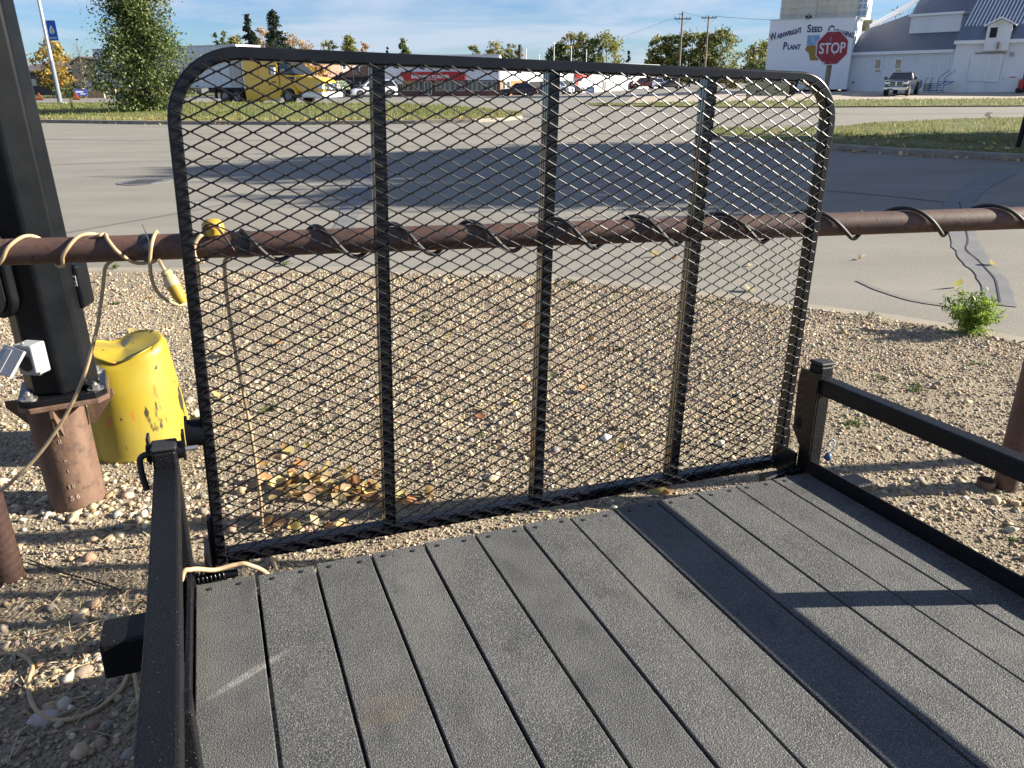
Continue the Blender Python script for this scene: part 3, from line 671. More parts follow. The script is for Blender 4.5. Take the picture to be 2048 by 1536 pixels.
for x0, x1 in ((-.012, .0), (GW, GW + .012)): MB().box(x0, x1, .005, .045, -.02, .14, GT).build('hinge_leaf', m_gloss, gate, bevel=.004)
# ------------------------------------------------------------------ rusty pipe rail beside the lot
PA, PB = Vector((-1.558, 2.334, 1.177)), Vector((1.868, 2.841, 1.167)); PD = (PB - PA).normalized()
PF = Vector((PD.y, -PD.x, 0)).normalized(); PR = .040
def pipe_s(u):       # distance along the rail of the point that shows in photo column u
    a = ray(u, 470); n = np.array([-PD.y, PD.x]); t = (n @ np.array(PA[:2])) / (n @ a[:2]); return (Vector((a * t)[:2]) - Vector(PA[:2])).dot(Vector(PD[:2]).normalized())
def pp(s, phi, r): return PA + PD * s + (Vector((0, 0, 1)) * math.cos(phi) + PF * math.sin(phi)) * r
fence = thing('pipe_fence', 'rust brown pipe rail on pipe posts crossing behind the ramp gate', 'fence', (PA.x, PA.y, 0))
def loc(p): return Vector(p) - Vector((PA.x, PA.y, 0))
MB().cyl(loc(PA - PD * 3.2), loc(PA + PD * 9), PR, n=28).build('rail', m_rust, fence, smooth=True)
for s in (-3.0, -.235, 3.69, 7.6):
    p = PA + PD * s
    MB().cyl(loc((p.x, p.y, -.1)), loc((p.x, p.y, PA.z - .02)), .047, n=24).build('fence_post', m_rust, fence, smooth=True)
q = gp(1976, 992)
t = thing('pipe_offcut', 'short rusty pipe offcut standing against the foot of the fence post', 'pipe offcut', (q[0], q[1] + .03, .005))
MB().lathe([(.036, 0), (.037, .055), (.030, .056), (.029, .02)], 18).build('pipe_wall', m_rust2, t, smooth=True)
# corrugated black conduit wound round the rail to the right
cr = [pipe_s(u) for u in (395, 478, 637, 790, 944, 1112, 1272, 1437, 1617, 1803, 1972, 2150, 2330)]
hp = []; hr = []; n = 0
s = cr[1] + .01
while s < cr[-1]:
    k = np.interp(s, cr, range(len(cr))); ph = k * 2 * math.pi
    lift = .0085 + .004 * (1 + math.cos(ph + 2.6)) / 2
    hp.append(pp(s, ph, PR + lift)); hr.append(.0078 if n % 2 else .0066); n += 1; s += .0022 if s > 0 else .005
o = tag(MB().tube(hp, hr, 8).build('black_conduit', m_rubber, smooth='all'), 'black corrugated conduit wound in a spiral around the rusty pipe rail', 'conduit')
# tape bands and a cable tie
m_tape = M('black tape', (.018, .02, .024), .35, bump=.3, bs=60, bdist=.002)
def band(u0, u1, label):
    a, b = pipe_s(u0), pipe_s(u1)
    m_ = MB(); m_.lathe([(PR + .0006, 0), (PR + .0022, .002), (PR + .0025, (b - a) * .5), (PR + .002, b - a - .002), (PR + .0006, b - a)], 26, caps=False)
    o = m_.build('tape_band', m_tape, smooth=True); o.matrix_world = Matrix.Translation(PA + PD * a) @ PD.to_track_quat('Z', 'Y').to_matrix().to_4x4()
    return tag(o, label, 'tape', 'tape bands on the rail')
band(281, 309, 'black tape band on the rusty rail left of the ramp gate'); band(474, 501, 'black tape band on the rail just behind the left side of the gate')
zt = MB(); zp = [at(300, 500, 2.335), at(297, 478, 2.325), at(290, 462, 2.315), at(284, 449, 2.31)]
zt.tube(zp, [.004, .0038, .0035, .003], 4, squash=.4); o = zt.build('tail', m_rubber)
t = thing('cable_tie', 'black cable tie on the rail with its tail sticking up', 'cable tie', tuple(zp[0])); o.parent = t; o.matrix_parent_inverse = Matrix.Translation(-Vector(zp[0]))
# beige extension cords
def ongnd(u, v, h):
    q = gp(u, v, .02); return np.array([q[0], q[1], float(lot_z(np.array([q[0]]), np.array([q[1]]))[0]) + h])
def cord(label, pts, r=.0058, n=10):
    b = MB(); b.tube(catmull(pts, n), r, 9); return tag(b.build('extension_cord', m_cord, smooth='all'), label, 'cord', 'beige extension cords')
CR = PR + .007
def ps(u, deg): return pp(pipe_s(u), rad(deg), CR)
pts = [ps(-150, 180), ps(-110, 270), ps(-60, 200), ps(-25, 150), ps(5, 110), ps(25, 60), ps(48, 8), ps(64, -40), ps(80, -90), ps(92, -150), ps(104, -185), ps(118, -205), ps(128, -255), ps(143, -290), ps(160, -335), ps(178, -365), ps(192, -395), ps(202, -340), ps(212, -352), ps(222, -315), ps(240, -268), ps(262, -215), ps(285, -190), ps(300, -150), ps(306, -60), ps(312, -10)]
pts += [at(304, 485, 2.345), at(300, 520, 2.335), at(304, 560, 2.335), at(318, 588, 2.34), at(340, 604, 2.35), at(362, 610, 2.37), at(385, 600, 2.42), at(398, 570, 2.44), at(394, 520, 2.44)]
pts = [Vector(p) for p in pts]
cord('beige extension cord coiled round the left end of the rail in loops', pts, .0058, 8)
pts = [ps(212, 215), at(211, 535, 2.41), at(206, 575, 2.405), at(199, 625, 2.40), at(192, 665, 2.39), at(172, 740, 2.37), at(150, 795, 2.34), at(120, 850, 2.31), at(75, 912, 2.27), at(30, 957, 2.23), at(-5, 985, 2.2), at(-90, 1040, 2.12), at(-200, 1120, 2.02)]
cord('beige extension cord slanting down in front of the rusty pole base', pts)
dk = lambda x, y, z: trailer.matrix_world @ Vector((x, y, z))
g1 = [ongnd(u, v, .01) for u, v in [(527, 1062), (545, 1120)]]
pts = [ps(446, 200), at(449, 530, 2.47), at(455, 600, 2.48), at(470, 700, 2.49), at(490, 800, 2.50), at(508, 900, 2.50), at(520, 990, 2.50), g1[0], g1[1], dk(.25, .12, -.30), dk(.19, .05, -.06), dk(.135, .03, .012), dk(.10, .03, .020), dk(.05, .02, .022), dk(.0, -.015, .055), dk(-.025, -.03, .04), dk(-.06, -.09, -.12)]
pts += [np.array([X(300, 1.45, .02), 1.45, .02]), ongnd(270, 1358, 0.014), ongnd(240, 1390, 0.012), ongnd(195, 1425, 0.012), ongnd(140, 1447, 0.012), ongnd(95, 1445, 0.012), ongnd(68, 1420, 0.018), ongnd(62, 1380, 0.021), ongnd(68, 1345, 0.014), ongnd(45, 1321, 0.012), ongnd(0, 1318, 0.012), ongnd(-60, 1330, 0.012)]
cord('beige extension cord hanging from the rail, over the trailer corner and along the dirt', pts, .0062, 10)
# plug, hanging by the gate edge; socket end tied on the rail behind the gate
m_yel = M('yellow plastic', (.40, .27, .03), .45, c2=(.34, .22, .03), vs=30)
m_clear = M('cloudy yellow plastic', (.42, .34, .16), .3, c2=(.46, .40, .25), vs=20)
def along(p0, p1): return Matrix.Translation(Vector(p0)) @ (Vector(p1) - Vector(p0)).to_track_quat('Z', 'Y').to_matrix().to_4x4()
p0, p1 = at(330, 540, 2.33), at(366, 606, 2.33); Lp = (Vector(p1) - Vector(p0)).length
t = thing('cord_plug', 'cloudy yellow cord plug hanging beside the left edge of the ramp gate', 'plug'); t.matrix_world = along(p0, p1)
MB().lathe([(.011, 0), (.017, .004), (.019, .012), (.015, .018), (.020, .024), (.0215, Lp * .45)], 16).build('plug_shell', m_clear, t, smooth=True)
MB().lathe([(.021, Lp * .45 + .0005), (.020, Lp * .75), (.013, Lp)], 16).build('plug_body', m_yel, t, smooth=True)
MB().tube(catmull([(0, 0, 0), (-.004, .0, -.015), (-.014, .006, -.035)], 4), .0055, 8).build('plug_lead', m_cord, t, smooth=True)
c = Vector(at(426, 455, 2.40)); t = thing('cord_socket', 'bright yellow cord socket tied on top of the rail behind the gate', 'socket', tuple(c))
MB().lathe([(.012, -.026), (.030, -.020), (.034, -.004), (.032, .012), (.022, .024), (.008, .027)], 20).build('socket_shell', m_yel, t, smooth=True)
b = MB(); b.tube(catmull([(-.02, -.03, -.005), (.0, -.037, .008), (.022, -.034, .006), (.035, -.03, -.012), (.055, -.032, -.045), (.068, -.036, -.062)], 6), .003, 6)
b.build('red_wire', M('dark red wire', (.16, .03, .035), .4), t, smooth='all')
b = MB(); b.tube(catmull([(-.022, -.026, .0), (-.004, -.036, .014), (.02, -.034, .012), (.04, -.03, -.015), (.06, -.034, -.05), (.07, -.037, -.066)], 6), .0025, 6)
b.build('black_wire', m_rubber, t, smooth='all')
pts = [tuple(c + Vector((-.02, 0, -.02))), at(403, 470, 2.36), at(391, 485, 2.345), at(388, 505, 2.34), at(394, 520, 2.345), at(405, 523, 2.37), at(414, 518, 2.43)]
cord('short beige cord loop hanging under the yellow socket behind the gate', pts, .0062)

# ------------------------------------------------------------------ black light pole on its rusty pile
px_, py_ = X(160, 2.845, 0), 2.845
pole = thing('light_pole', 'black octagonal light pole bolted to a rusty pipe pile at the left', 'light pole', (px_, py_, 0), 0)
MB().cyl((0, 0, -.15), (0, 0, .505), .105, n=40).build('pile', m_rust2, pole, smooth=True)
A = Matrix.Rotation(rad(27), 4, 'Z')
dx = X(150, py_, .6) - px_ - .045
D = Matrix.Translation((dx, -.02, 0)) @ A
sq = lambda h, c: [(-h + c, -h), (h - c, -h), (h, -h + c), (h, h - c), (h - c, h), (-h + c, h), (-h, h - c), (-h, -h + c)]
MB().prism(sq(.155, .04), .505, .526, 'z', D).build('rust_flange', m_rust2, pole, bevel=.004)
MB().prism(sq(.150, .04), .5275, .552, 'z', D).build('base_plate', m_gloss, pole, bevel=.003)
for k, (a, b) in enumerate(((-.112, -.112), (.112, -.112), (.112, .112), (-.112, .112))):
    bt = MB(); bt.lathe([(.030, .5525), (.030, .556)], 20); bt.lathe([(.016, .556), (.016, .573)], 6); bt.lathe([(.008, .573), (.008, .582)], 10)
    bt.v = [tuple(D @ (Vector(p) + Vector((a, b, 0)))) for p in bt.v]; bt.build('anchor_bolt', m_steel, pole)
for ang in (20, 110, 200, 290):
    R_ = Matrix.Translation((dx * .5, -.01, 0)) @ Matrix.Rotation(rad(ang), 4, 'Z')
    MB().prism([(.095, .504), (.19, .504), (.19, .48), (.107, .37), (.095, .37)], -.006, .006, 'y', R_).build('gusset', m_rust2, pole)
xt = X(-20, py_, 2.0) - px_ - .075
oc = lambda x, y, z, r: [(x + r * math.cos(rad(22.5 + 45 * k + 5)), y + r * math.sin(rad(22.5 + 45 * k + 5)), z) for k in range(8)]
pole_x = lambda z: dx + .0 + (z - .55) * .0
MB().loft([oc(pole_x(.553), -.02, .553, .128), oc(pole_x(6), -.02, 6.0, .100)]).build('shaft', m_pole_b, pole, bevel=.010)
# oval hand hole with its cover, seen near the frame edge
NF = Matrix.Translation((dx - .085, -.122, 0)) @ Matrix.Rotation(rad(-24), 4, 'Z')
ov = lambda rx, rz, zc, n=36: [(rx * math.cos(t) if abs(math.sin(t)) > 0 else rx * math.cos(t), zc + (rz - rx) * (1 if math.sin(t) >= 0 else -1) + rx * math.sin(t)) for t in np.linspace(0, 2 * math.pi, n + 1)[:-1]]
MB().prism(ov(.090, .170, 1.03), -.028, .01, 'y', NF).build('hand_hole_rim', m_pole_b, pole, bevel=.012, seg=3)
hc = MB().prism(ov(.072, .150, 1.03), -.036, -.0285, 'y', NF).build('hand_hole_cover', M('matt black plastic', (.006, .006, .007), .45), pole, bevel=.003)
for z in (.905, 1.155): MB().cyl(NF @ Vector((.012, -.0365, z)), NF @ Vector((.012, -.0395, z)), .012, n=16).build('cover_screw', m_steel, hc)
# grey weatherproof outlet with lid flipped up
OB = Matrix.Translation((X(62, 2.66, .72) - px_, -.172, .72)) @ Matrix.Rotation(rad(-12), 4, 'Z')
m_grey = M('grey outlet plastic', (.36, .37, .38), .5, c2=(.30, .31, .32), vs=30)
ob_ = MB().box(-.038, .038, -.038, .03, -.058, .058, OB).build('outlet_box', m_grey, pole, bevel=.006)
LT = OB @ Matrix.Translation((-.01, -.05, .05)) @ Matrix.Rotation(rad(-38), 4, 'X') @ Matrix.Rotation(rad(14), 4, 'Y')
l = MB(); l.box(-.047, .047, -.012, .0, -.105, .0, LT); l.box(-.025, .0, -.0145, -.012, -.10, -.01, LT)
l.build('outlet_lid', m_grey, ob_, bevel=.005)
MB().prism([(.03 * math.cos(t), .03 * math.sin(t) - .012) for t in np.linspace(0, 2 * math.pi, 17)[:-1]], -.0405, -.0385, 'y', OB).build('outlet_socket', m_rubber, ob_)
for (a, b) in ((.044, -.05), (.0, .064)): MB().cyl(OB @ Vector((a, -.03, b)), OB @ Vector((a, -.036, b)), .007, n=10).build('outlet_screw', m_steel, ob_)
# small black unit on the far face with a white sticker
UB = Matrix.Translation((dx + .093, .06, .945)) @ Matrix.Rotation(rad(4), 4, 'Z')
ub = MB().box(-.05, .035, -.05, .05, -.095, .075, UB).build('side_unit', m_pole_b, pole, bevel=.012)
MB().box(.002, .026, -.0516, -.0505, -.005, .035, UB).build('sticker', m_white, ub)
b = MB(); b.box(.008, .024, -.0528, -.052, .017, .029, UB); b.box(.006, .014, -.0528, -.052, .004, .014, UB); b.box(.016, .022, -.0528, -.052, .002, .010, UB); b.build('sticker_mark', m_rubber, ub)
MB().box(dx - .15, dx - .118, -.07, -.03, 1.24, 1.42).build('side_cover', m_clear, pole, bevel=.004)
# stencilled heat marks on the pile (pale scratched characters)
m_chalk = M('pale scratch', (.42, .34, .26), .9)
def mark(body, z, size, ang):
    # characters wrapped by short flat pieces tangent to the pile
    a = rad(ang); r = .1062; T = Matrix.Translation((r * math.cos(a), r * math.sin(a), z)) @ Matrix.Rotation(a + math.pi / 2, 4, 'Z') @ UP
    text('pile_mark', body, size, m_chalk, pole, T, .0005, 0, 0, 'CENTER')
mark('5', .075, .030, 291); mark('6', .080, .030, 303); mark('I II', .13, .024, 296); mark('I', .20, .022, 296); mark('o', .25, .018, 296); mark('II', .33, .026, 294); mark('TI', .36, .030, 296); mark('I I I', .395, .024, 296)

# ------------------------------------------------------------------ dented yellow barrel-like bollard cover
cx_, cy_ = X(289, 3.40, 0), 3.40
yel = thing('bollard_cover', 'battered yellow cone shaped bollard cover with a dented top beside the pole', 'bollard cover', (cx_, cy_, 0))
def m_yellow():
    mt = M('scuffed yellow plastic', (.34, .25, .016), .42, c2=(.31, .245, .04), vs=3, bump=.12, bs=9, bdist=.02); n = mt.node_tree; b = n.nodes['Principled BSDF']; src = b.inputs['Base Color'].links[0].from_socket
    t = n.nodes.new('ShaderNodeTexCoord'); prev = src
    for sc, st, lo, hi, col, loc_ in ((9, (1, 1, .28), .655, .675, (.03, .026, .02), (0, 0, 0)), (22, (1, 1, .55), .69, .71, (.05, .04, .03), (3, 1, 2)), (3.2, (1, 1, .7), .60, .72, (.50, .30, .03), (1, 5, 0)), (16, (1, 1, .4), .66, .70, (.42, .16, .03), (7, 2, 0))):
        mp_ = n.nodes.new('ShaderNodeMapping'); mp_.inputs['Scale'].default_value = st; mp_.inputs['Location'].default_value = loc_
        a = n.nodes.new('ShaderNodeTexNoise'); a.inputs['Scale'].default_value = sc; a.inputs['Detail'].default_value = 4
        r = n.nodes.new('ShaderNodeMapRange'); r.inputs['From Min'].default_value = lo; r.inputs['From Max'].default_value = hi
        x = n.nodes.new('ShaderNodeMixRGB'); x.inputs[2].default_value = (*col, 1)
        n.links.new(t.outputs['Object'], mp_.inputs['Vector']); n.links.new(mp_.outputs['Vector'], a.inputs['Vector']); n.links.new(a.outputs['Fac'], r.inputs['Value'])
        n.links.new(r.outputs['Result'], x.inputs['Fac']); n.links.new(prev, x.inputs[1]); prev = x.outputs['Color']
    n.links.new(prev, b.inputs['Base Color']); return mt
N = 64; b = MB(); rings = []
def rim(a):   # height of the top edge round the cone: a fold towards the camera, a hump behind
    d = lambda c, w: math.exp(-(((a - c + math.pi) % (2 * math.pi) - math.pi) / w) ** 2)
    return .535 - .045 * d(rad(280), .7) + .018 * d(rad(60), .8) - .03 * d(rad(130), .4) + .012 * d(rad(200), .5)
for f in np.linspace(0, 1, 22):
    rg = []
    for k in range(N):
        a = 2 * math.pi * k / N; dn = math.exp(-(((a - rad(285) + math.pi) % (2 * math.pi) - math.pi) / .8) ** 2)
        r = .226 + (.172 - .226) * f + .008 * math.sin(3 * a + 1) * f - .022 * dn * max(0, f - .7) / .3 + .004 * math.sin(2 * a) + (.004 if f < .04 else 0)
        r -= .012 * max(0, (f - .955) / .045) ** 2
        rg.append((r * math.cos(a), r * math.sin(a), .012 + (rim(a) - .012) * f))
    rings.append(rg)
for f, dz in ((.92, -.001), (.8, -.004), (.6, -.007), (.3, -.008), (.04, -.007)):
    rings.append([(.172 * f * math.cos(2 * math.pi * k / N), .172 * f * math.sin(2 * math.pi * k / N), rim(2 * math.pi * k / N) * f + .518 * (1 - f) + dz + .006 * math.sin(4 * math.pi * k / N) * f) for k in range(N)])
b.loft(rings); b.build('cover_shell', m_yellow(), yel, smooth='all')

# ------------------------------------------------------------------ thin black wire on the dirt
pts = [tuple(ongnd(u, v, .008)) for u, v in [(62, 1124), (120, 1148), (185, 1166), (240, 1185), (290, 1208)]] + [tuple(dk(-.05, -.05, -.15))]
b = MB(); b.tube(catmull(pts, 8), .0032, 6); tag(b.build('ground_wire', m_rubber, smooth='all'), 'thin black wire running over the dirt to the trailer corner', 'wire')
pts = [tuple(ongnd(u, v, .012)) for u, v in [(1978, 1037), (2005, 1052), (2030, 1058), (2070, 1064)]]
b = MB(); b.tube(catmull(pts, 6), .003, 6); tag(b.build('twig', m_bark, smooth='all'), 'dark thin twig on the dirt right of the trailer', 'twig')
# pale stones that stand out
def stone(u, v, r, col, label, cat='stone'):
    q = gp(u, v); bm = bmesh.new(); bmesh.ops.create_icosphere(bm, subdivisions=2, radius=1)
    for w in bm.verts: w.co = Vector((w.co.x * r * 1.3, w.co.y * r, w.co.z * r * .6)) * random.uniform(.88, 1.1)
    me = bpy.data.meshes.new('stone'); bm.to_mesh(me); bm.free(); me.materials.append(M('stone surface', col, .85, c2=tuple(x * .8 for x in col), vs=20))
    for p in me.polygons: p.use_smooth = True
    o = bpy.data.objects.new('stone', me); COL.objects.link(o); o.location = (q[0], q[1], .01 + r * .35); o.rotation_euler = (0, 0, random.random() * 3); tag(o, label, cat, 'larger stones lying in the dirt')
stone(170, 1358, .030, (.30, .23, .17), 'brown rounded stone under the left stub tube')
stone(163, 1253, .026, (.36, .28, .20), 'tan oval stone on the dirt left of the stub tube')
stone(92, 1450, .035, (.42, .38, .33), 'flat pale stone inside the cord loop at lower left')
stone(1212, 884, .03, (.62, .60, .58), 'bright white stone seen through the right half of the gate')
stone(985, 962, .032, (.55, .45, .32), 'cream stone seen just left of the middle gate stile')
stone(168, 1135, .026, (.40, .32, .24), 'tan stone beside the thin black wire')
stone(175, 1010, .028, (.36, .33, .29), 'grey stone in the shadow left of the rusty pile')
stone(1335, 1310, .001, (.3, .3, .3), 'x') if False else None

# ------------------------------------------------------------------ weeds
m_weed = MC('weed leaf', .5, .4)
def weed(name, label, cat, u, v, h, w, nst, nl, leaf, cols, seed, group=None):
    q = gp(u, v); t = thing(name, label, cat, (q[0], q[1], .01), 0, group); rng = np.random.default_rng(seed); st = MB(); C = []; 
    for k in range(nst):
        a = rng.uniform(0, 2 * np.pi); sp = rng.uniform(.15, 1) * w; hh = h * rng.uniform(.55, 1) * (1 - .35 * sp / w)
        tip = np.array([math.cos(a) * sp, math.sin(a) * sp, hh]); mid = tip * np.array([.35, .35, .55]); P = catmull([(0, 0, 0), tuple(mid), tuple(tip)], 6)
        st.tube(P, list(np.linspace(.004, .0012, len(P)) * (h / .37)), 5)
        for j in range(nl):
            f = rng.uniform(.12, 1) ** .8; i = f * (len(P) - 1); p0 = P[int(i)]; sd = .03 * h / .37 * (1.1 - .5 * f) * (3 if f < .5 else 1.6)
            C.append(np.array(p0) + rng.normal(0, sd * .55, 3))
    st.build('stem', M('weed stem', (.16, .14, .05), .7), t, smooth='all'); C = np.array(C); C[:, 2] = np.abs(C[:, 2])
    leafmesh('foliage', C, leaf, palette(len(C), cols, rng, .22), m_weed, t, .24, 0, rng)
WEED = [(.19, .30, .04), (.25, .36, .055), (.13, .22, .03), (.30, .38, .08), (.10, .17, .03)]
weed('weed_bush', 'bright green bushy weed growing at the road edge on the right', 'weed', 1938, 672, .37, .27, 26, 80, .022, WEED, 3)
GRN2 = [(.09, .14, .035), (.12, .17, .045), (.15, .19, .06), (.07, .11, .04)]
for k, (u, v, r, lab) in enumerate([(1828, 785, .16, 'right of the trailer, largest of its kind there'), (1760, 765, .11, 'right of the ramp gate near the corner post'), (1740, 640, .15, 'just left of the bushy green weed'), (1868, 712, .09, 'below the bushy green weed'), (1950, 735, .10, 'in the gravel near the right fence post'), (2022, 1092, .07, 'in the bare dirt at the right frame edge'),
                                    (1145, 572, .17, 'at the gravel edge behind the gate right of the middle stile'), (545, 824, .12, 'behind the lower left panel of the gate'), (605, 702, .11, 'behind the left panel of the gate halfway up'), (655, 876, .09, 'above the leaf pile behind the gate'), (1232, 706, .13, 'behind the right middle panel of the gate'), (1106, 760, .11, 'close right of the middle gate stile'), (1705, 858, .12, 'beside the trailer corner post on the right'), (235, 612, .10, 'in the gravel between pole and gate'), (232, 538, .15, 'at the road edge under the rail left of the gate'), (570, 532, .14, 'at the road edge under the rail behind the gate'), (905, 562, .10, 'at the road edge behind the second gate panel'), (490, 802, .08, 'next to the hanging cord behind the gate'), (1900, 800, .07, 'between the railing and the right fence post'), (1420, 610, .09, 'close behind the right stile of the gate near the road edge'), (1290, 870, .08, 'behind the gate near its lower right middle panel'), (960, 880, .09, 'behind the gate left of the middle stile near the bottom'), (850, 640, .08, 'in the gravel behind the second gate panel')]):
    weed('weed_tuft', 'low green weed tuft ' + lab, 'weed', u, v, r * .32, r * .8, 9, 13, .014, GRN2, 100 + k, 'low weed tufts in the gravel')
# ------------------------------------------------------------------ trees
def tree(name, label, x, y, h, crown_r, z0, nclump, nleaf, leaf, cols, seed, shape='oval', group=None, lean=0.0, trunk_r=None, clump=.55, cat='tree', zbase=None):
    rng = np.random.default_rng(seed); zb = float(zg(x, y)) if zbase is None else zbase
    t = thing(name, label, cat, (x, y, zb), 0, group); tr = trunk_r or h * .016
    tk = MB(); P = catmull([(0, 0, -.1), (lean * .3 + rng.normal(0, .02 * h), rng.normal(0, .02 * h), h * .35), (lean * .7, rng.normal(0, .02 * h), h * .7), (lean, 0, h * .97)], 6)
    tk.tube(P, list(np.linspace(tr, tr * .12, len(P))), 9)
    def env(f):     # crown radius at relative height
        if shape == 'spruce': return (1 - f) ** .85 * (1 + .12 * math.sin(f * 60))
        if shape == 'pyramid': return (1 - f) ** 1.0 * min(1, .78 + f * 2)
        if shape == 'poplar': return math.sin(math.pi * min(1, .16 + .84 * f) ** .75) ** .8 * (1 - .35 * f)
        if shape == 'bush': return math.sqrt(max(0, 1 - (f * 2 - 1) ** 2 * .9))
        return math.sin(math.pi * (.10 + .86 * f)) ** .7
    C = []; per = max(1, nleaf // nclump)
    for k in range(nclump):
        f = rng.beta(1.15, 1.2) if shape not in ('spruce', 'pyramid') else rng.beta(1, 1.15)
        z = z0 + (h - z0) * f; a = rng.uniform(0, 2 * np.pi); rr = crown_r * env(f) * (rng.uniform(.08 if shape == 'pyramid' else .35, 1.0) ** .55) * (1 + .25 * math.sin(3 * a + seed) + .15 * math.sin(7 * f * 3 + seed * 2))
        c = np.array([lean * f + rr * math.cos(a), rr * math.sin(a), z + (-.12 * rr if shape == 'spruce' else 0)])
        if k % 5 == 0 or (shape == 'bare'):
            i = int(np.clip((z / h - (.06 if shape == 'spruce' else .16)) * (len(P) - 1), 1, len(P) - 2)); p0 = np.array(P[i]); m_ = p0 * .45 + c * .55 + [0, 0, .06 * rr]
            tk.tube(catmull([tuple(p0), tuple(m_), tuple(c)], 3), list(np.linspace(tr * .35 * (1 - z / h + .25), tr * .04, 7)), 5, caps=False)
        if shape == 'spruce':
            d = np.array([math.cos(a), math.sin(a), -.25]); q = rng.uniform(.15, 1, per)[:, None] * rr * d + np.array([0, 0, z]) + rng.normal(0, 1, (per, 3)) * np.array([.10, .10, .05]) * clump * crown_r
        else:
            q = c + rng.normal(0, 1, (per, 3)) * np.array([1, 1, .75]) * clump * crown_r * .28 * rng.uniform(.6, 1.4)
        C.append(q)
    tk.build('trunk', m_bark, t, smooth='all')
    if shape != 'bare' or nleaf:
        C = np.concatenate(C); C[:, 2] = np.maximum(C[:, 2], .05)
        leafmesh('crown', C, leaf, palette(len(C), cols, rng, .25), m_leaf, t, .62, 0, rng)
    return t
POP = [(.065, .10, .026), (.10, .14, .036), (.045, .07, .02), (.14, .175, .055), (.19, .22, .09)]
GOLD = [(.40, .23, .035), (.33, .20, .04), (.44, .29, .06), (.27, .19, .04), (.24, .12, .03)]
MIX = [(.18, .20, .055), (.25, .23, .06), (.12, .14, .04), (.33, .27, .08), (.20, .24, .08)]
SPR = [(.022, .035, .022), (.03, .045, .026), (.016, .026, .016)]
BUFF = [(.36, .24, .12), (.30, .20, .10), (.42, .30, .17)]
y_ = 46.0; zb = float(island_z(X(303, 46), 46))
tree('poplar_tree', 'big green poplar standing on the grass verge left of the lorry cab', X(303, 46), 46, 12.5, 2.5, .05, 460, 60000, .074, POP, 2, 'pyramid', trunk_r=.13, clump=.46, zbase=zb)
# left-hand autumn trees
tree('autumn_tree', 'golden yellow tree behind the lamp post with the blue banner', X(116, 118), 118, 7.6, 2.3, .8, 60, 3000, .2, GOLD + MIX[:2], 4, 'oval')
tree('autumn_tree', 'orange yellow tree right beside the black light pole', X(36, 112), 112, 6.2, 1.7, .5, 45, 1900, .2, GOLD + BUFF[:1], 5, 'oval')
tree('bare_tree', 'thin half bare tree behind the orange tree at the far left', X(28, 125), 125, 9.0, 3.0, 2.0, 60, 500, .14, BUFF, 6, 'oval')
tree('bare_tree', 'leafless grey tree in front of the tan building', X(175, 122), 122, 8.2, 2.6, 1.2, 60, 60, .1, BUFF, 7, 'bare')
# behind the lorry and the motel
for lab, u, Y, v, r, sh, cols, n, sd in [
    ('tall dark spruce behind the lorry, left of its taller neighbour', 512, 140, 30, 3.4, 'spruce', SPR, 2200, 31), ('tallest dark spruce behind the lorry', 563, 138, 24, 4.8, 'spruce', SPR, 3000, 32),
    ('slim green tree behind the lorry trailer, leftmost of the slim ones', 446, 150, 66, 1.1, 'poplar', POP, 500, 33), ('slim green tree behind the lorry trailer, second of the slim ones', 462, 150, 66, 1.2, 'poplar', POP, 500, 34),
    ('low yellow green tree between the slim trees and the spruces', 485, 146, 72, 1.9, 'oval', MIX, 900, 35), ('bare brown poplar clump between the two spruces', 538, 143, 60, 2.2, 'oval', BUFF, 700, 36), ('bare brown tree right of the tallest spruce', 598, 143, 66, 2.6, 'oval', BUFF, 500, 37),
    ('olive bush topped tree above the motel roof, left one', 664, 150, 82, 2.0, 'oval', MIX, 900, 38), ('olive pointed tree above the motel roof, right one', 705, 150, 72, 2.1, 'poplar', MIX, 1200, 39), ('pale yellow tree above the motel roof', 738, 155, 85, 1.4, 'oval', BUFF, 350, 40),
    ('dark green poplar rising over the store roof', 812, 150, 78, 1.5, 'poplar', POP, 800, 41), ('small dark spruce tip over the store roof', 780, 152, 88, .8, 'spruce', SPR, 400, 42),
    ('green tree above the store roof at the right end', 950, 155, 92, 1.6, 'oval', MIX, 700, 43), ('yellow tree above the store roof at the right end', 990, 156, 88, 2.2, 'oval', MIX + GOLD[:2], 1000, 44), ('pale yellow green tree over the white shed roof', 1022, 158, 90, 1.7, 'oval', MIX, 700, 45), ('small yellow tree over the white shed roof', 1040, 158, 98, 1.1, 'oval', GOLD, 350, 46)]:
    x = X(u, Y); tree('spruce_tree' if sh == 'spruce' else 'background_tree', lab, x, Y, Zv(v, x, Y), r, 1.0, max(30, n // 16), n * 3, .2, cols, sd, sh)
for lab, u, v, r, sd, cols in [('dark green tree at the left of the clump behind the white shed', 1112, 86, 2.4, 51, POP), ('yellow topped tree in the clump behind the white shed', 1140, 68, 3.0, 52, MIX + GOLD[:1]), ('tall narrow tree in the middle of the clump behind the white shed', 1165, 66, 2.4, 53, MIX), ('shorter tree in the clump behind the white shed', 1186, 80, 2.2, 54, POP + MIX), ('right hand olive tree of the clump behind the white shed', 1210, 70, 3.4, 55, MIX)]:
    Y = 172; x = X(u, Y); tree('background_tree', lab, x, Y, Zv(v, x, Y), r, 2, 46, 1900, .26, cols, sd, 'oval')
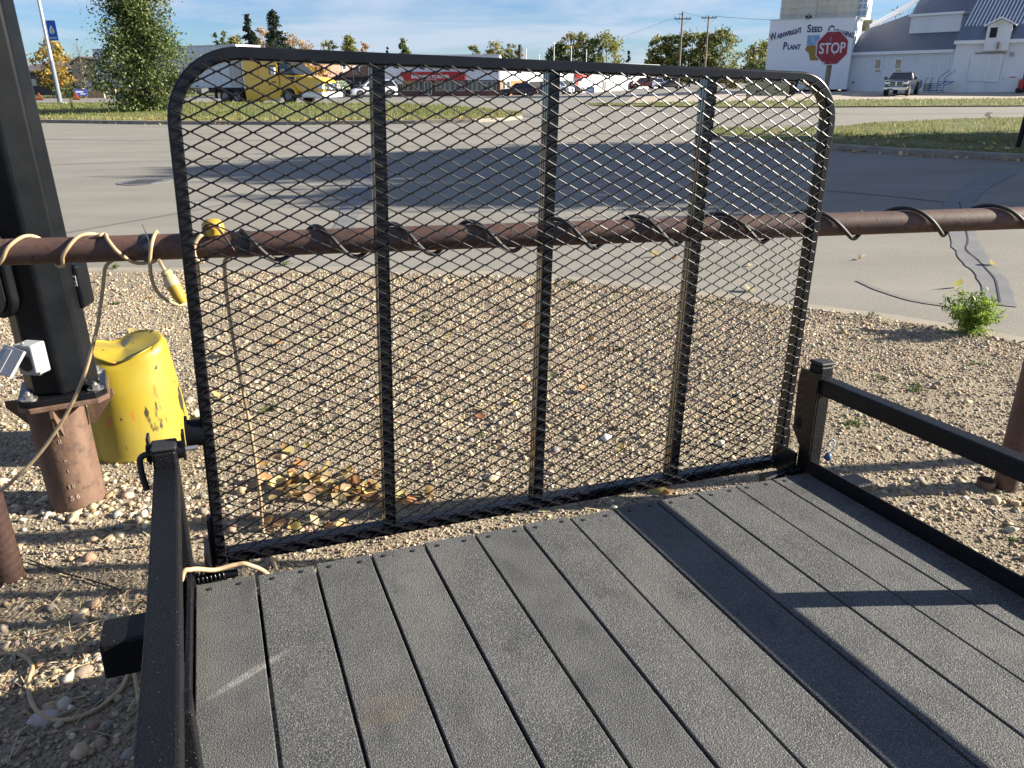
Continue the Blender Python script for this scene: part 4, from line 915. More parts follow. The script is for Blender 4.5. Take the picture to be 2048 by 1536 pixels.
for lab, u, v, r, sd, cols in [('leftmost tree of the row behind the utility poles', 1318, 74, 2.7, 61, MIX), ('dark tree of the row just left of the first utility pole', 1342, 72, 2.4, 62, POP), ('tallest tree of the row between the utility poles', 1378, 62, 3.0, 63, MIX + POP), ('tree of the row behind the second utility pole', 1404, 70, 2.6, 64, MIX), ('rightmost large yellow green tree of the row by the utility poles', 1435, 65, 3.3, 65, MIX + POP)]:
    Y = 166; x = X(u, Y); tree('background_tree', lab, x, Y, Zv(v, x, Y), r, 1.0, 60, 3000, .27, cols, sd, 'oval')
tree('background_tree', 'yellow green tree left of the seed plant sign wall', X(1519, 128), 128, Zv(88, X(1519, 128), 128), 3.0, .6, 55, 2400, .24, MIX, 66, 'oval')
tree('background_tree', 'low dark bush at the foot of the seed plant sign wall', X(1506, 118), 118, 3.4, 2.2, .2, 40, 1500, .22, SPR + POP, 67, 'bush')
tree('background_tree', 'orange tinted bush between the utility poles and the sign board', X(1464, 130), 130, 2.6, 2.0, .2, 30, 800, .2, GOLD + MIX, 68, 'bush')
tree('background_tree', 'small spruce on the skyline right of the tree clump', X(1255, 215), 215, Zv(101, X(1255, 215), 215), 1.9, .5, 25, 700, .3, SPR, 69, 'spruce')
tree('autumn_tree', 'orange leaved tree in front of the motel behind the lorry bonnet', X(625, 101), 101, Zv(127, X(625, 101), 101), 2.3, .8, 40, 1500, .17, GOLD + BUFF, 70, 'oval')
tree('background_tree', 'dark low hedge in front of the tan building', X(145, 114), 114, 1.4, 2.0, .05, 30, 900, .16, SPR + POP, 71, 'bush')
# trees off to the right whose long shadows lie across the road
for k, (x, y, h, r, sh) in enumerate([(19.0, 13.6, 8.2, 2.2, 'oval'), (22.5, 16.2, 9.4, 2.4, 'spruce'), (18.5, 17.2, 8.8, 2.5, 'oval'), (23.5, 19.0, 12.0, 2.9, 'oval'), (20.0, 20.2, 9.2, 2.1, 'oval'), (26.5, 20.8, 12.4, 2.1, 'spruce')]):
    tree('roadside_tree', 'roadside tree off right shading the road, ' + ['nearest of the row', 'spruce, second of the row', 'third of the row', 'broad fourth of the row', 'fifth of the row', 'tall spruce, sixth'][k], x, y, h, r * 1.25, .3, 130, 8000, .24, POP, 80 + k, sh, zbase=0)
# far wooded skyline
rng = np.random.default_rng(77); C = []
for k in range(1500):
    a = rng.uniform(-.75, .75); d = rng.uniform(330, 420); C.append(rng.normal(0, 1, (14, 3)) * [3, 3, 1.3] + [math.sin(a) * d, math.cos(a) * d, rng.uniform(.5, 5.2)])
C = np.concatenate(C); C[:, 2] = np.abs(C[:, 2]); tag(leafmesh('far_wood', C, .9, palette(len(C), POP + MIX, rng, .2), m_leaf), kind='stuff')

# ------------------------------------------------------------------ lamp post with banner, road signs, stakes
Y = 56.0; x = X(122, Y, .3); zb = .3; zt = lambda v: Zv(v, x, Y) - zb
lamp = thing('lamp_post', 'tall grey lamp post carrying a blue banner on the left verge', 'lamp post', (x, Y, zb))
m_galv = M('galvanised', (.46, .48, .50), .45, .5)
MB().cyl((0, 0, .25), (0, 0, 11.5), .14, .08, 14).build('shaft', m_galv, lamp, smooth=True)
MB().box(-.32, .32, -.3, .3, -.3, .27).build('footing', m_kerb, lamp, bevel=.03)
MB().cyl((0, 0, .27), (0, 0, 2.9), .155, .15, 14).build('painted_base', M('grey blue paint', (.16, .18, .22), .5), lamp, smooth=True)
b0, b1 = zt(81), zt(41); bw = .62; bx = .16
bn = MB().box(bx, bx + bw, -.012, .012, b0, b1).build('banner', M('blue banner', (.012, .10, .52), .6), lamp)
def drop(cx, cz, r, h, T_y, name, mat, parent, off=0):
    P = [(cx + r * math.sin(t) * (math.sin(t / 2) ** 1.3), cz + h * .5 * math.cos(t)) for t in np.linspace(0, 2 * math.pi, 30)[:-1]]
    MB().prism(P, T_y - .004, T_y).build(name, mat, parent)
bh = b1 - b0; mid = (b0 + b1) / 2
drop(bx + bw * .47, mid + bh * .05, bw * .34, bh * .46, -.0135, 'drop_emblem', m_white, bn); drop(bx + bw * .52, mid - bh * .0, bw * .25, bh * .34, -.018, 'drop_emblem', M('light blue print', (.16, .42, .75), .6), bn); drop(bx + bw * .60, mid - bh * .03, bw * .17, bh * .24, -.0225, 'drop_emblem', M('yellow print', (.75, .62, .16), .6), bn)
lb = MB()
for k, (a, c) in enumerate(((0, .07), (.09, .15), (.17, .23), (.25, .27), (.33, .42), (.44, .49), (.51, .58), (.60, .65))): lb.box(bx + .08 + a * .7, bx + .08 + c * .7, -.0165, -.0125, b0 + bh * .10, b0 + bh * (.17 if k in (0, 4) else .155))
lb.build('lettering', m_white, bn)
for z in (b0, b1): MB().cyl((0, 0, z), (bx + bw, 0, z), .02, n=8).build('banner_arm', m_galv, lamp)
Y = 50; x = X(69, Y, .2); sp = thing('road_sign', 'small white road sign on a thin post by the left kerb', 'road sign', (x, Y, .15))
ln = (X(60, Y, 2) - x) * .0
MB().cyl((0, 0, 0), (-.06, 0, 2.0), .03, n=8).build('sign_post', m_galv, sp)
MB().prism([(-.22, 1.6), (.16, 1.6), (.16, 2.25), (.05, 2.4), (-.11, 2.4), (-.22, 2.25)], -.05, -.035).build('sign_plate', m_white, sp)
b = MB(); b.box(-.15, .1, -.054, -.0505, 2.05, 2.15); b.box(-.15, .1, -.054, -.0505, 1.85, 1.95); b.box(-.15, .02, -.054, -.0505, 1.7, 1.76); b.build('sign_print', M('grey print', (.3, .3, .32), .6), sp)
Y = 44; x = X(147, Y, .2); st = thing('marker_stake', 'green yellow marker stake on the verge beside the lamp post', 'stake', (x, Y, .14))
MB().box(-.055, .055, -.03, .03, 0, 1.1).build('stake_body', M('green yellow plastic', (.22, .24, .06), .6), st); MB().box(-.058, .058, -.034, -.0305, .62, .85).build('stake_band', M('pale yellow tape', (.7, .68, .2), .5), st)
for u, lab in ((80, 'orange warning triangle on the far lane left of the lamp post'), (153, 'orange warning triangle on the far lane right of the lamp post')):
    Y = 98; x = X(u, Y); z = Zv(196, x, Y); z = float(zg(x, Y)); t = thing('warning_triangle', lab, 'warning triangle', (x, Y, z), 0, 'warning triangles behind the lorry')
    h = .85; w = .5; T_ = MB()
    out = [(-w, .05), (w, .05), (0, h)]; inn = [(-w * .45, .22), (w * .45, .22), (0, h * .68)]
    for k in range(3):
        k2 = (k + 1) % 3; T_.prism([out[k], out[k2], inn[k2], inn[k]], -.02, .02)
    T_.build('triangle_frame', M('orange reflector', (.85, .16, .03), .4), t); MB().box(-.45, .45, -.12, .12, 0, .045).build('triangle_foot', m_rubber, t)
# low wooden sign wall and blue notice by the tan building
Y = 110; x0, x1 = X(168, Y), X(208, Y); t = thing('timber_wall', 'low tan timber wall in front of the tan building', 'wall', (x0, Y, 0))
m_timb = M('pale timber', (.42, .28, .17), .8)
for k, x in enumerate((0, x1 - x0)): MB().box(x - .16, x + .16, -.16, .16, 0, 1.25).build('wall_post', m_timb, t)
for z in (.1, .38, .66): MB().box(.161, x1 - x0 - .161, -.05, .05, z, z + .25).build('wall_board', m_timb, t)
x = X(164, 108); t = thing('notice_board', 'small blue and white election style board left of the timber wall', 'board', (x, 108, 0), rad(12))
MB().box(-.75, .75, -.03, .03, .35, 1.15).build('board_panel', M('royal blue', (.06, .10, .45), .6), t); b = MB(); b.box(-.6, .3, -.036, -.031, .72, .92); b.box(-.1, .55, -.036, -.031, .5, .62); b.build('board_print', m_white, t)
for s in (-.6, .6): MB().box(s - .03, s + .03, -.02, .02, 0, .349).build('board_leg', m_timb, t)
# stop sign seen across the road, front side
Y = 20.5; xs_ = X(1665, Y, 2.4); zc = Zv(96, xs_, Y); xb = X(1637, Y, .1)
stop = thing('stop_sign', 'red stop sign on a leaning timber post beside the right grass corner', 'stop sign', (xb, Y, .1))
cxs, czs = xs_ - xb, zc - .1; TL = Matrix.Translation((cxs, 0, czs)) @ Matrix.Rotation(rad(-2), 4, 'Y') @ Matrix.Rotation(rad(-3), 4, 'Z')
octo = lambda r: [(r * math.cos(rad(22.5 + 45 * k)), r * math.sin(rad(22.5 + 45 * k))) for k in range(8)]
pl_ = MB().prism(octo(.415), -.004, .0, 'y', TL).build('sign_plate', M('sign white', (.72, .70, .72), .4), stop)
MB().prism(octo(.392), -.008, -.0045, 'y', TL).build('red_face', M('sign red', (.36, .012, .028), .35, c2=(.30, .012, .025), vs=4), pl_)
m_sw = M('sign letter white', (.80, .78, .80), .4)
text('letters', 'STOP', .335, m_sw, pl_, TL @ TX(0, -.0085, -.115) @ Matrix.Diagonal((.78, 1, 1, 1)), .0015, .006, 0, 'CENTER')
b = MB(); b.prism([(-.24, -.365), (-.19, -.31), (-.15, -.30), (-.155, -.375)], -.0105, -.0085, 'y', TL); b.box(-.06, -.05, -.0105, -.0085, .16, .25, TL); b.box(.05, .058, -.0105, -.0085, -.18, -.12, TL); b.build('scratch', M('chipped paint', (.62, .66, .70), .5), pl_)
for z in (.33, -.33): MB().cyl(TL @ Vector((0, -.012, z)), TL @ Vector((0, -.0082, z)), .012, n=8).build('sign_bolt', m_steel, pl_)
b = MB(); b.loft([[(-.05, .02, -.2), (.05, .02, -.2), (.05, .12, -.2), (-.05, .12, -.2)], [(cxs - .05 + .01, .006, czs - .3), (cxs + .06, .006, czs - .3), (cxs + .06, .1, czs - .3), (cxs - .04, .1, czs - .3)], [(cxs - .02, .006, czs + .25), (cxs + .06, .006, czs + .25), (cxs + .06, .1, czs + .25), (cxs - .02, .1, czs + .25)]])
b.build('sign_post', M('weathered timber', (.20, .165, .12), .85, c2=(.28, .24, .18), vs=8), stop)
q = gp(2031, 309); t = thing('steel_post', 'dark thin steel post on the grass at the right frame edge', 'post', (q[0], q[1], .1))
MB().cyl((0, 0, -.1), (.16, 0, 2.4), .055, n=12).build('post_shaft', m_black, t, smooth=True); MB().box(-.07, .07, -.07, .07, 0, .03).build('post_foot', m_rubber, t)
# back of a round headed sign by the store
Y = 84; x = X(802, Y); t = thing('road_sign', 'grey back of a stop shaped sign on a thin pole before the red fascia', 'road sign', (x, Y, .1))
MB().cyl((0, 0, 0), (0, 0, 1.95), .04, n=8).build('sign_post', m_rubber, t); MB().prism([(.40 * math.cos(rad(22.5 + 45 * k)), 1.72 + .40 * math.sin(rad(22.5 + 45 * k))) for k in range(8)], -.07, -.05).build('sign_plate', M('bare aluminium', (.55, .56, .58), .5), t)
# blue-white lawn sign by the far lane
x = X(1181, 88); t = thing('lawn_sign', 'small blue and white lawn sign beyond the road', 'sign', (x, 88, 0))
MB().box(-.45, .4, -.02, .02, .4, 1.0).build('sign_panel', M('pale blue print', (.35, .45, .8), .6), t); MB().box(-.3, .2, -.026, -.021, .6, .8).build('sign_print', m_white, t)
for s in (-.35, .3): MB().cyl((s, 0, 0), (s, 0, .4), .02, n=6).build('sign_leg', m_galv, t)
# utility poles with cross arms, and wires between them
m_pole = M('pole wood', (.13, .105, .085), .9, c2=(.20, .17, .14), vs=4)
tops = []
for u, vt, Y, lab in ((1357, 23, 108, 'left one of the two tall utility poles with cross arms'), (1410, 31, 116, 'right one of the two tall utility poles with cross arms')):
    x = X(u - (2 if u < 1400 else 4), Y); h = Zv(vt, x, Y); t = thing('utility_pole', lab, 'utility pole', (x, Y, 0), 0, 'utility poles')
    MB().cyl((0, 0, -.2), (0, 0, h), .17, .10, 10).build('pole_shaft', m_pole, t, smooth=True)
    za = Zv(38, x, Y) if u < 1400 else Zv(36, x, Y); MB().box(-1.05, 1.05, -.24, -.12, za - .07, za + .07).build('cross_arm', m_pole, t)
    for s in (-1, 1): b = MB(); b.tube([(s * .75, -.18, za - .08), (s * .1, -.18, za - .75)], .025, 5); b.build('arm_brace', m_galv, t)
    for s in (-.95, -.45, .5, .95): MB().lathe([(.03, za + .071), (.06, za + .13), (.05, za + .2), (.02, za + .24)], 8, (s, -.18)).build('insulator', m_glass, t)
    if u < 1400: MB().box(-.55, -.1, -.12, -.06, h - .35, h - .27).build('top_arm', m_pole, t)
    tops.append([(x + s, Y - .18, za + .2) for s in (-.95, .5, .95)] + [(x, Y, h)])
x = X(1770, 190); Y = 190; h = Zv(12, x, Y); t = thing('utility_pole', 'far utility pole behind the seed plant roof', 'utility pole', (x, Y, 0), 0, 'utility poles')
MB().cyl((0, 0, 0), (0, 0, h), .2, .12, 8).build('pole_shaft', M('reddish pole wood', (.16, .09, .07), .9), t)
for z, w in ((h - .8, 1.3), (h - 1.7, 1.1)): MB().box(-w, w, -.2, -.08, z - .07, z + .07).build('cross_arm', m_pole, t)
far = [(x - 1.2, Y, h - .6), (x + 1.2, Y, h - .6), (x, Y, h)]
def wire(label, a, b_, sag):
    P = [Vector(a).lerp(Vector(b_), k / 14) - Vector((0, 0, sag * 4 * (k / 14) * (1 - k / 14))) for k in range(15)]
    tag(MB().tube(P, .016, 4).build('overhead_wire', m_rubber), label, 'wire', 'overhead wires')
for k in range(2): wire(['lower', 'upper'][k] + ' overhead wire running right from the utility poles to the far pole', tops[1][k + 1], far[k], 1.2)
wire('overhead wire between the two tall utility poles', tops[0][3], tops[1][3], .25)
wire('overhead wire running left from the left utility pole behind the trees', tops[0][0], (tops[0][0][0] - 12, 260, 8.5), 1.0)
# thin vents and a stub mast over the white shed roof are built with the shed
# ------------------------------------------------------------------ buildings: every front is a local x-z plane, y runs away from the road
class Fac:
    def __init__(s, name, label, cat, uL, YL, uR, YR, zb=0.0, xL=None, group=None):
        a = Vector((X(uL, YL, zb), YL)); b = Vector((X(uR, YR, zb), YR)); s.a = a; s.d = (b - a).normalized(); s.w = (b - a).length; s.n = Vector((-s.d.y, s.d.x)); s.zb = zb
        s.t = thing(name, label, cat, (a.x, a.y, zb), math.atan2(s.d.y, s.d.x), group)
    def loc(s, u, v, y=0.0, pitch=None, ze=0.0):
        r = ray(u, v); o = Vector((0, 0)) - s.a; r2 = Vector((r[0], r[1]))
        if pitch is None:
            t = (y - o.dot(s.n)) / r2.dot(s.n)
        else:      # plane z = ze + tan(pitch) * y
            k = math.tan(pitch); t = (ze + s.zb - CAM_H + k * o.dot(s.n)) / (r[2] - k * r2.dot(s.n))
        p = o + r2 * t; return p.dot(s.d), p.dot(s.n), CAM_H + t * r[2] - s.zb
    def box(s, name, mat, u0, v0, u1, v1, y0, y1, parent=None, bevel=0.0):     # rectangle given by photo corners
        um, vm = (u0 + u1) / 2, (v0 + v1) / 2
        xa = s.loc(u0, vm, y0)[0]; xb = s.loc(u1, vm, y0)[0]; za = s.loc(um, v0, y0)[2]; zb = s.loc(um, v1, y0)[2]
        return MB().box(min(xa, xb), max(xa, xb), y0, y1, max(0, min(za, zb)), max(za, zb)).build(name, mat, parent or s.t, bevel=bevel)
def ribs(x0, x1, z0, z1, y, step, mat, parent, wd=.05, dp=.03, name='siding_rib', top=None):
    b = MB(); x = x0 + step / 2
    while x < x1: b.box(x, x + wd, y - dp, y - .001, z0, z1 if top is None else top(x)); x += step
    return tag(b.build(name, mat, parent), kind='stuff')
m_sid = M('pale metal siding', (.80, .81, .83), .55, c2=(.75, .77, .80), vs=.4)
m_wsid = M('white metal siding', (.76, .77, .78), .5, c2=(.66, .68, .70), vs=.5, stretch=(1, 1, .2))
m_brick = M('dark brick', (.12, .06, .05), .9, c2=(.17, .085, .065), vs=3)
m_obrick = M('orange brick', (.42, .17, .08), .9, c2=(.34, .13, .06), vs=3)
m_frame = M('window frame', (.55, .56, .56), .5)
m_red = M('red sign panel', (.42, .022, .018), .45)
m_shop = M('shop glass', (.035, .045, .05), .08, spec=.8, c2=(.10, .11, .08), vs=.9)
m_dark = M('dark opening', (.012, .012, .014), .8)

def word(fac, first, rest, u0, v0, u1, v1, s1, s2, mat, y=-.03, bold=.022, name='lettering'):
    xa, _, za = fac.loc(u0, v0, y); xb, _, zb = fac.loc(u1, v1, y); ang = math.atan2(zb - za, xb - xa); Lw = math.hypot(xb - xa, zb - za)
    T = Matrix.Translation((xa, y, za)) @ Matrix.Rotation(-ang, 4, 'Y') @ UP
    o1 = text(name, first, s1, mat, fac.t, T, .012, bold); w1 = max(v.co.x for v in o1.data.vertices)
    o2 = text(name, rest, s2, mat, fac.t, T, .012, bold); w2 = max(v.co.x for v in o2.data.vertices); gap = .06 * s1
    k = (Lw) / (w1 + gap + w2)
    o1.matrix_local = T @ Matrix.Diagonal((k, 1, 1, 1)); o2.matrix_local = T @ Matrix.Translation(((w1 + gap) * k, 0, 0)) @ Matrix.Diagonal((k, 1, 1, 1))
# --- parts store
F = Fac('parts_store', 'long pale blue ribbed store with a red fascia sign and big windows', 'store', 742, 100, 1000, 100)
hT = F.loc(860, 112)[2]; zs = F.loc(860, 161)[2]; zw = F.loc(860, 182.5)[2]
MB().box(0, F.w, .02, 18, zs, hT).build('upper_wall', m_sid, F.t); ribs(0, F.w, zs, hT - .02, .02, .32, m_sid, F.t)
MB().box(-.1, F.w + .1, -.05, 18, hT, hT + .14).build('roof', m_sid, F.t)
MB().box(0, F.w, .03, 18, 0, zw).build('brick_base', m_brick, F.t)
MB().box(0, F.w, .60, 18, zw, zs).build('shop_interior_wall', m_dark, F.t)
xt = F.loc(794, 170)[0]; MB().box(0, xt, .015, .59, zw, zs).build('tan_wall', M('tan panel', (.30, .24, .17), .8), F.t)
xw0 = F.loc(803, 170)[0]
for u0, u1 in ((784, 796), (804, 815), (816, 827), (828, 837), (838, 846), (870, 880), (881, 889), (890, 899), (900, 910), (911, 921), (922, 929), (936, 944), (945, 953), (954, 963), (964, 973), (974, 984), (985, 994)):
    fr = F.box('window', m_frame, u0, 161.6, u1, 182, -.01, .05); F.box('pane', m_shop, u0 + .9, 162.6, u1 - .9, 181, -.022, -.0105, fr)
for u in (799, 848, 866, 932.5, 997): F.box('brick_pier', m_brick, u - 2.2, 161.2, u + 2.2, 182.4, -.04, .055)
dr = F.box('door', m_frame, 848.5, 163, 863.5, 189.5, -.05, .02); F.box('pane', m_shop, 850, 165, 855.3, 188, -.062, -.0505, dr); F.box('pane', m_shop, 856.5, 165, 862, 188, -.062, -.0505, dr)
fa = F.box('fascia_sign', m_red, 801, 143.5, 930, 161.2, -.35, .0, bevel=.02)
x0, _, z0 = F.loc(837, 157, -.37); x1 = F.loc(899, 157, -.37)[0]
tx = text('lettering', 'BUMPER TO BUMPER', .50, m_white, fa, TX(x0, -.36, z0), .01, .012); k = (x1 - x0) / max(v.co.x for v in tx.data.vertices); tx.matrix_local = TX(x0, -.36, z0) @ Matrix.Diagonal((k, 1.05, 1, 1))
x0, _, z0 = F.loc(837, 160.4, -.37); x1 = F.loc(874, 160, -.37)[0]
tx = text('lettering', 'Auto Parts Professionals', .2, m_white, fa, TX(x0, -.36, z0), .008); k = (x1 - x0) / max(v.co.x for v in tx.data.vertices); tx.matrix_local = TX(x0, -.36, z0) @ Matrix.Diagonal((k, 1, 1, 1))
x0, _, z0 = F.loc(823, 157, -.37); x1, _, z1 = F.loc(835.5, 149, -.37); w_ = (x1 - x0); b = MB()
for a, c, e, g in ((0, .14, 0, 1), (.86, 1, 0, 1), (.14, .86, .3, .5), (.2, .3, .5, .8), (.4, .5, .5, .9), (.6, .7, .5, .8), (.14, .86, .06, .2)): b.box(x0 + a * w_, x0 + c * w_, -.365, -.351, z0 + (z1 - z0) * e, z0 + (z1 - z0) * g)
b.build('bumper_emblem', m_white, fa)
# --- white shed with brick corner and red awning, running away to the right
F = Fac('white_shed', 'long sunlit white metal shed with a red awning over its door', 'shed', 1000.5, 100.1, 1315, 150)
hT = 4.05; xb = F.loc(1046, 180)[0]
MB().box(0, F.w, .0, 14, 1.75, hT).build('upper_wall', m_wsid, F.t); MB().box(xb, F.w, .0, 14, 0, 1.749).build('lower_wall', m_wsid, F.t); MB().box(0, xb - .01, -.01, 10, 0, 1.745).build('brick_wall', m_obrick, F.t)
ribs(xb, F.w, .05, hT - .05, 0, .9, m_wsid, F.t, .06, .03)
MB().box(-.15, F.w + .15, -.15, 14, hT, hT + .10).build('roof', m_wsid, F.t)
for u in (1055, 1078, 1148, 1191, 1197, 1237, 1277): x = F.loc(u, 170)[0]; MB().box(x - .05, x + .05, -.05, -.0305, .02, hT - .03).build('wall_seam', m_frame, F.t)
for u0, u1 in ((1004, 1012), (1013, 1021)):
    fr = F.box('window', m_frame, u0, 162, u1, 181, -.06, -.012); F.box('pane', m_shop, u0 + 1, 163, u1 - 1, 180, -.075, -.0605, fr)
aw = MB(); xa, xc = F.loc(1149, 160)[0], F.loc(1167, 160)[0]; aw.prism([(-.005, 2.05), (-1.0, 1.95), (-.95, 2.35), (-.6, 2.8), (-.005, 3.05)], xa, xc, 'x'); aw.build('awning', M('red awning', (.55, .035, .025), .6), F.t)
F.box('door', m_red, 1152, 161.5, 1157.5, 184, -.06, -.031)
for u0 in (1205, 1259.5):
    fr = F.box('window', m_frame, u0 - 1, 162, u0 + 7.5, 180, -.045, -.031); F.box('pane', m_dark, u0, 163, u0 + 2.8, 179, -.06, -.0455, fr); F.box('pane', m_dark, u0 + 3.8, 163, u0 + 6.6, 179, -.06, -.0455, fr)
for u, h in ((1066, 1.5), (1092, .9), (1121, 2.3), (1155, 2.2), (1185, 1.9)):
    x = F.loc(u, 120)[0]; MB().cyl((x, 1.0, hT + .101), (x, 1.0, hT + h), .06, n=8).build('roof_vent', m_galv, F.t)
    if u == 1121: MB().box(x - .35, x + .35, .9, 1.1, hT + h, hT + h + .12).build('vent_cap', m_galv, F.t)
x = F.loc(1053, 120)[0]; MB().box(x - .18, x + .18, .8, 1.1, hT + .101, hT + 1.9).build('chimney', m_dark, F.t)
# --- motel
F = Fac('motel', 'two storey motel, tan above and dark brown below, with small windows', 'motel', 608, 104, 752, 111)
hT = F.loc(680, 124)[2]; zm = F.loc(690, 154.5)[2]
MB().box(0, F.w, 0, 12, zm, hT).build('upper_wall', M('tan stucco', (.42, .26, .18), .85, c2=(.38, .235, .165), vs=1), F.t); MB().box(0, F.w, .05, 12, 0, zm - .002).build('lower_wall', M('brown siding', (.10, .07, .06), .85), F.t)
MB().box(-.4, F.w + .2, -.4, 12.2, hT, hT + .28).build('roof_fascia', M('cream fascia', (.62, .58, .52), .7), F.t)
for u, v0, v1, kind in ((690, 131, 140, 0), (714.5, 130, 143, 0), (697, 161, 170, 0), (717, 163, 173, 0)):
    fr = F.box('window', m_white, u - 5.5, v0, u + 5.5, v1, -.04, .01 if v0 < 150 else .055); F.box('pane', m_shop, u - 4, v0 + 1.6, u + 2, v1 - 1.6, -.055, -.0405, fr)
    ac = F.box('air_conditioner', M('ac casing', (.52, .42, .34), .6), u - 4.5, v1 + 3, u + 3.5, v1 + 7, -.35, .0 if v0 < 150 else .05, None, .02)
F.box('door', m_white, 656, 161, 664, 182, -.02, .045)
pz = MB(); xa = F.loc(640, 170)[0]; pz.prism([(0, 2.3), (xa, zm - .3), (xa, zm - .05), (0, 2.6)], -.4, .04); pz.build('brown_wedge', M('wedge brown', (.30, .20, .15), .8), F.t)  # sloping brown wedge across the lower left of the front
MB().cyl((F.loc(706, 150)[0], -.06, .1), (F.loc(706, 150)[0], -.06, hT), .04, n=6).build('downpipe', m_frame, F.t)
# planter with pale flowers
x = X(682, 94); t = thing('flower_planter', 'dark planter tub with a round mound of pale flowers before the motel', 'planter', (x, 94, 0))
MB().lathe([(.45, 0), (.62, .9), (.66, .95)], 14).build('tub', m_dark, t, smooth=True)
q = RNG.normal(0, 1, (420, 3)); q /= np.linalg.norm(q, axis=1)[:, None]; q[:, 2] = np.abs(q[:, 2]); leafmesh('flowers', q * [1.0, .9, .8] + [0, 0, 1.0], .16, palette(420, [(.45, .50, .32), (.6, .62, .45), (.2, .28, .1)]), m_leaf, t)
# --- tan building with brown roof at the far left
F = Fac('tan_building', 'low tan building with a brown hipped roof behind the autumn trees', 'building', 20, 150, 232, 128)
hE = F.loc(150, 126)[2]; xg = F.loc(146, 150)[0]; hR = F.loc(165, 116)[2]
m_tan = M('tan siding', (.42, .35, .23), .8, c2=(.38, .31, .20), vs=.8); m_broof = M('brown shingle', (.12, .085, .075), .9, c2=(.16, .11, .09), vs=2)
MB().box(0, xg, .2, 16, 0, hE - 1.2).build('left_wall', M('brown wall', (.08, .06, .05), .85), F.t)
MB().prism([(xg, 0), (F.w, 0), (F.w, hE - 1.6), (F.w * .96, hE - .9), (xg + (F.w - xg) * .62, hR - .5), (xg + (F.w - xg) * .25, hR - .1), (xg, hE - .3)], 0, 15).build('gable_wall', m_tan, F.t)
ribs(xg, F.w - .6, .02, 1, 0, .5, m_tan, F.t, .05, .03, top=lambda x: hE - 2.0 if x > F.w * .93 else hE - 1.0)
rf = MB(); rf.loft([[(-.5, -.6, hE - 1.2), (xg, -.6, hE - 1.2), (xg, -.6, hE - 1.05), (-.5, -.6, hE - 1.05)], [(3, 8, hR + .2), (xg, 8, hR + .2), (xg, 8, hR + .35), (3, 8, hR + .35)]]); rf.build('roof', m_broof, F.t)
MB().prism([(xg - .2, hE - .28), (xg + (F.w - xg) * .25, hR - .08), (xg + (F.w - xg) * .62, hR - .48), (F.w * .97, hE - .85), (F.w + .1, hE - 1.5), (F.w + .1, hE - 1.3), (F.w * .97, hE - .6), (xg + (F.w - xg) * .62, hR - .2), (xg + (F.w - xg) * .25, hR + .25), (xg - .2, hE)], -.2, 14).build('gable_roof', m_broof, F.t)
for u, v0, v1 in ((66, 158, 172), (132, 157, 166)):
    fr = F.box('window', m_frame, u - 6, v0, u + 6, v1, -.05, .19); F.box('pane', m_shop, u - 4.5, v0 + 1.2, u + 4.5, v1 - 1.2, -.065, -.0505, fr)
F.box('door', m_frame, 170, 163, 182, 179, -.06, -.031)
# --- seed plant: sign wall with the cream tower above it
F = Fac('seed_plant_annex', 'tall white sign wall of the seed plant with a cream tower above', 'plant building', 1526, 90, 1691, 86, .3)
hL, hRt = F.loc(1539, 42)[2], F.loc(1725, 33)[2]; hT = (hL + hRt) / 2
MB().box(0, F.w, 0, 9, .25, hT).build('sign_wall', m_sid, F.t); ribs(.1, F.w - .1, .26, 2.6, 0, .3, m_sid, F.t, .04, .02)
MB().box(-.05, F.w + .05, -.05, 9.05, hT, hT + .10).build('wall_cap', m_frame, F.t)
for x in np.linspace(.3, F.w - .5, 6): MB().box(x, x + .3, .3, 8.5, 0, .249).build('foundation_block', m_dark, F.t)
m_cream = M('cream tin', (.60, .56, .46), .7, c2=(.46, .40, .30), vs=1.2, stretch=(2, 1, .15), vr=(.45, .75))
xa, xc = F.loc(1561, 20, 2)[0], F.loc(1714, 20, 2)[0]
tw = MB().box(xa, xc, 2, 8, hT + .101, 17).build('tower', m_cream, F.t)
b = MB()
for z in np.arange(hT + .6, 16.5, .62): b.box(xa, xc, 1.94, 1.999, z, z + .10)
tag(b.build('tin_seam', m_cream, tw), kind='stuff')
for f in (.22, .47, .72): MB().box(xa + (xc - xa) * f, xa + (xc - xa) * f + .07, 1.92, 1.939, hT + .11, 16.9).build('tin_joint', m_cream, tw)
MB().box(xc + .001, xc + .9, 2.3, 7, hT + .101, 17).build('tower_side', m_wsid, F.t)
for k in range(8):
    for j in range(2): MB().box(xc + .12 + j * .42, xc + .40 + j * .42, 2.24, 2.299, hT + .3 + k * .62, hT + .72 + k * .62).build('side_panel', M('pale blue panel', (.35, .42, .52), .5), F.t)
lf = MB(); x, _, z = F.loc(1617, 33, -.3); lf.box(x - .3, x - .08, -.35, -.15, z - .1, z + .1); lf.box(x + .08, x + .3, -.35, -.15, z - .1, z + .1); lf.cyl((x, -.2, z - .25), (x, -.2, z + .35), .03, n=6); lf.box(x - .3, x + .3, -.15, -.05, z - .16, z - .11); lf.build('floodlight', m_dark, F.t)
m_navy = M('navy lettering', (.018, .022, .12), .5)
F3 = lambda a, b: (1500 + a / 3.737, b / 3.737)
for first, rest, p, q_, s1, s2 in (('W', 'AINWRIGHT', (150, 305), (388, 240), 1.0, .66), ('S', 'EED', (424, 240), (538, 237), 1.0, .70), ('C', 'LEANING', (576, 240), (772, 284), 1.0, .66), ('P', 'LANT', (244, 369), (376, 369), 1.0, .66)):
    word(F, first, rest, *F3(*p), *F3(*q_), s1, s2, m_navy)
def px_prism(fac, pts, y0, y1, name, mat, parent=None): return MB().prism([fac.loc(*F3(a, b), y0)[::2] for a, b in pts], y0, y1).build(name, mat, parent or fac.t)
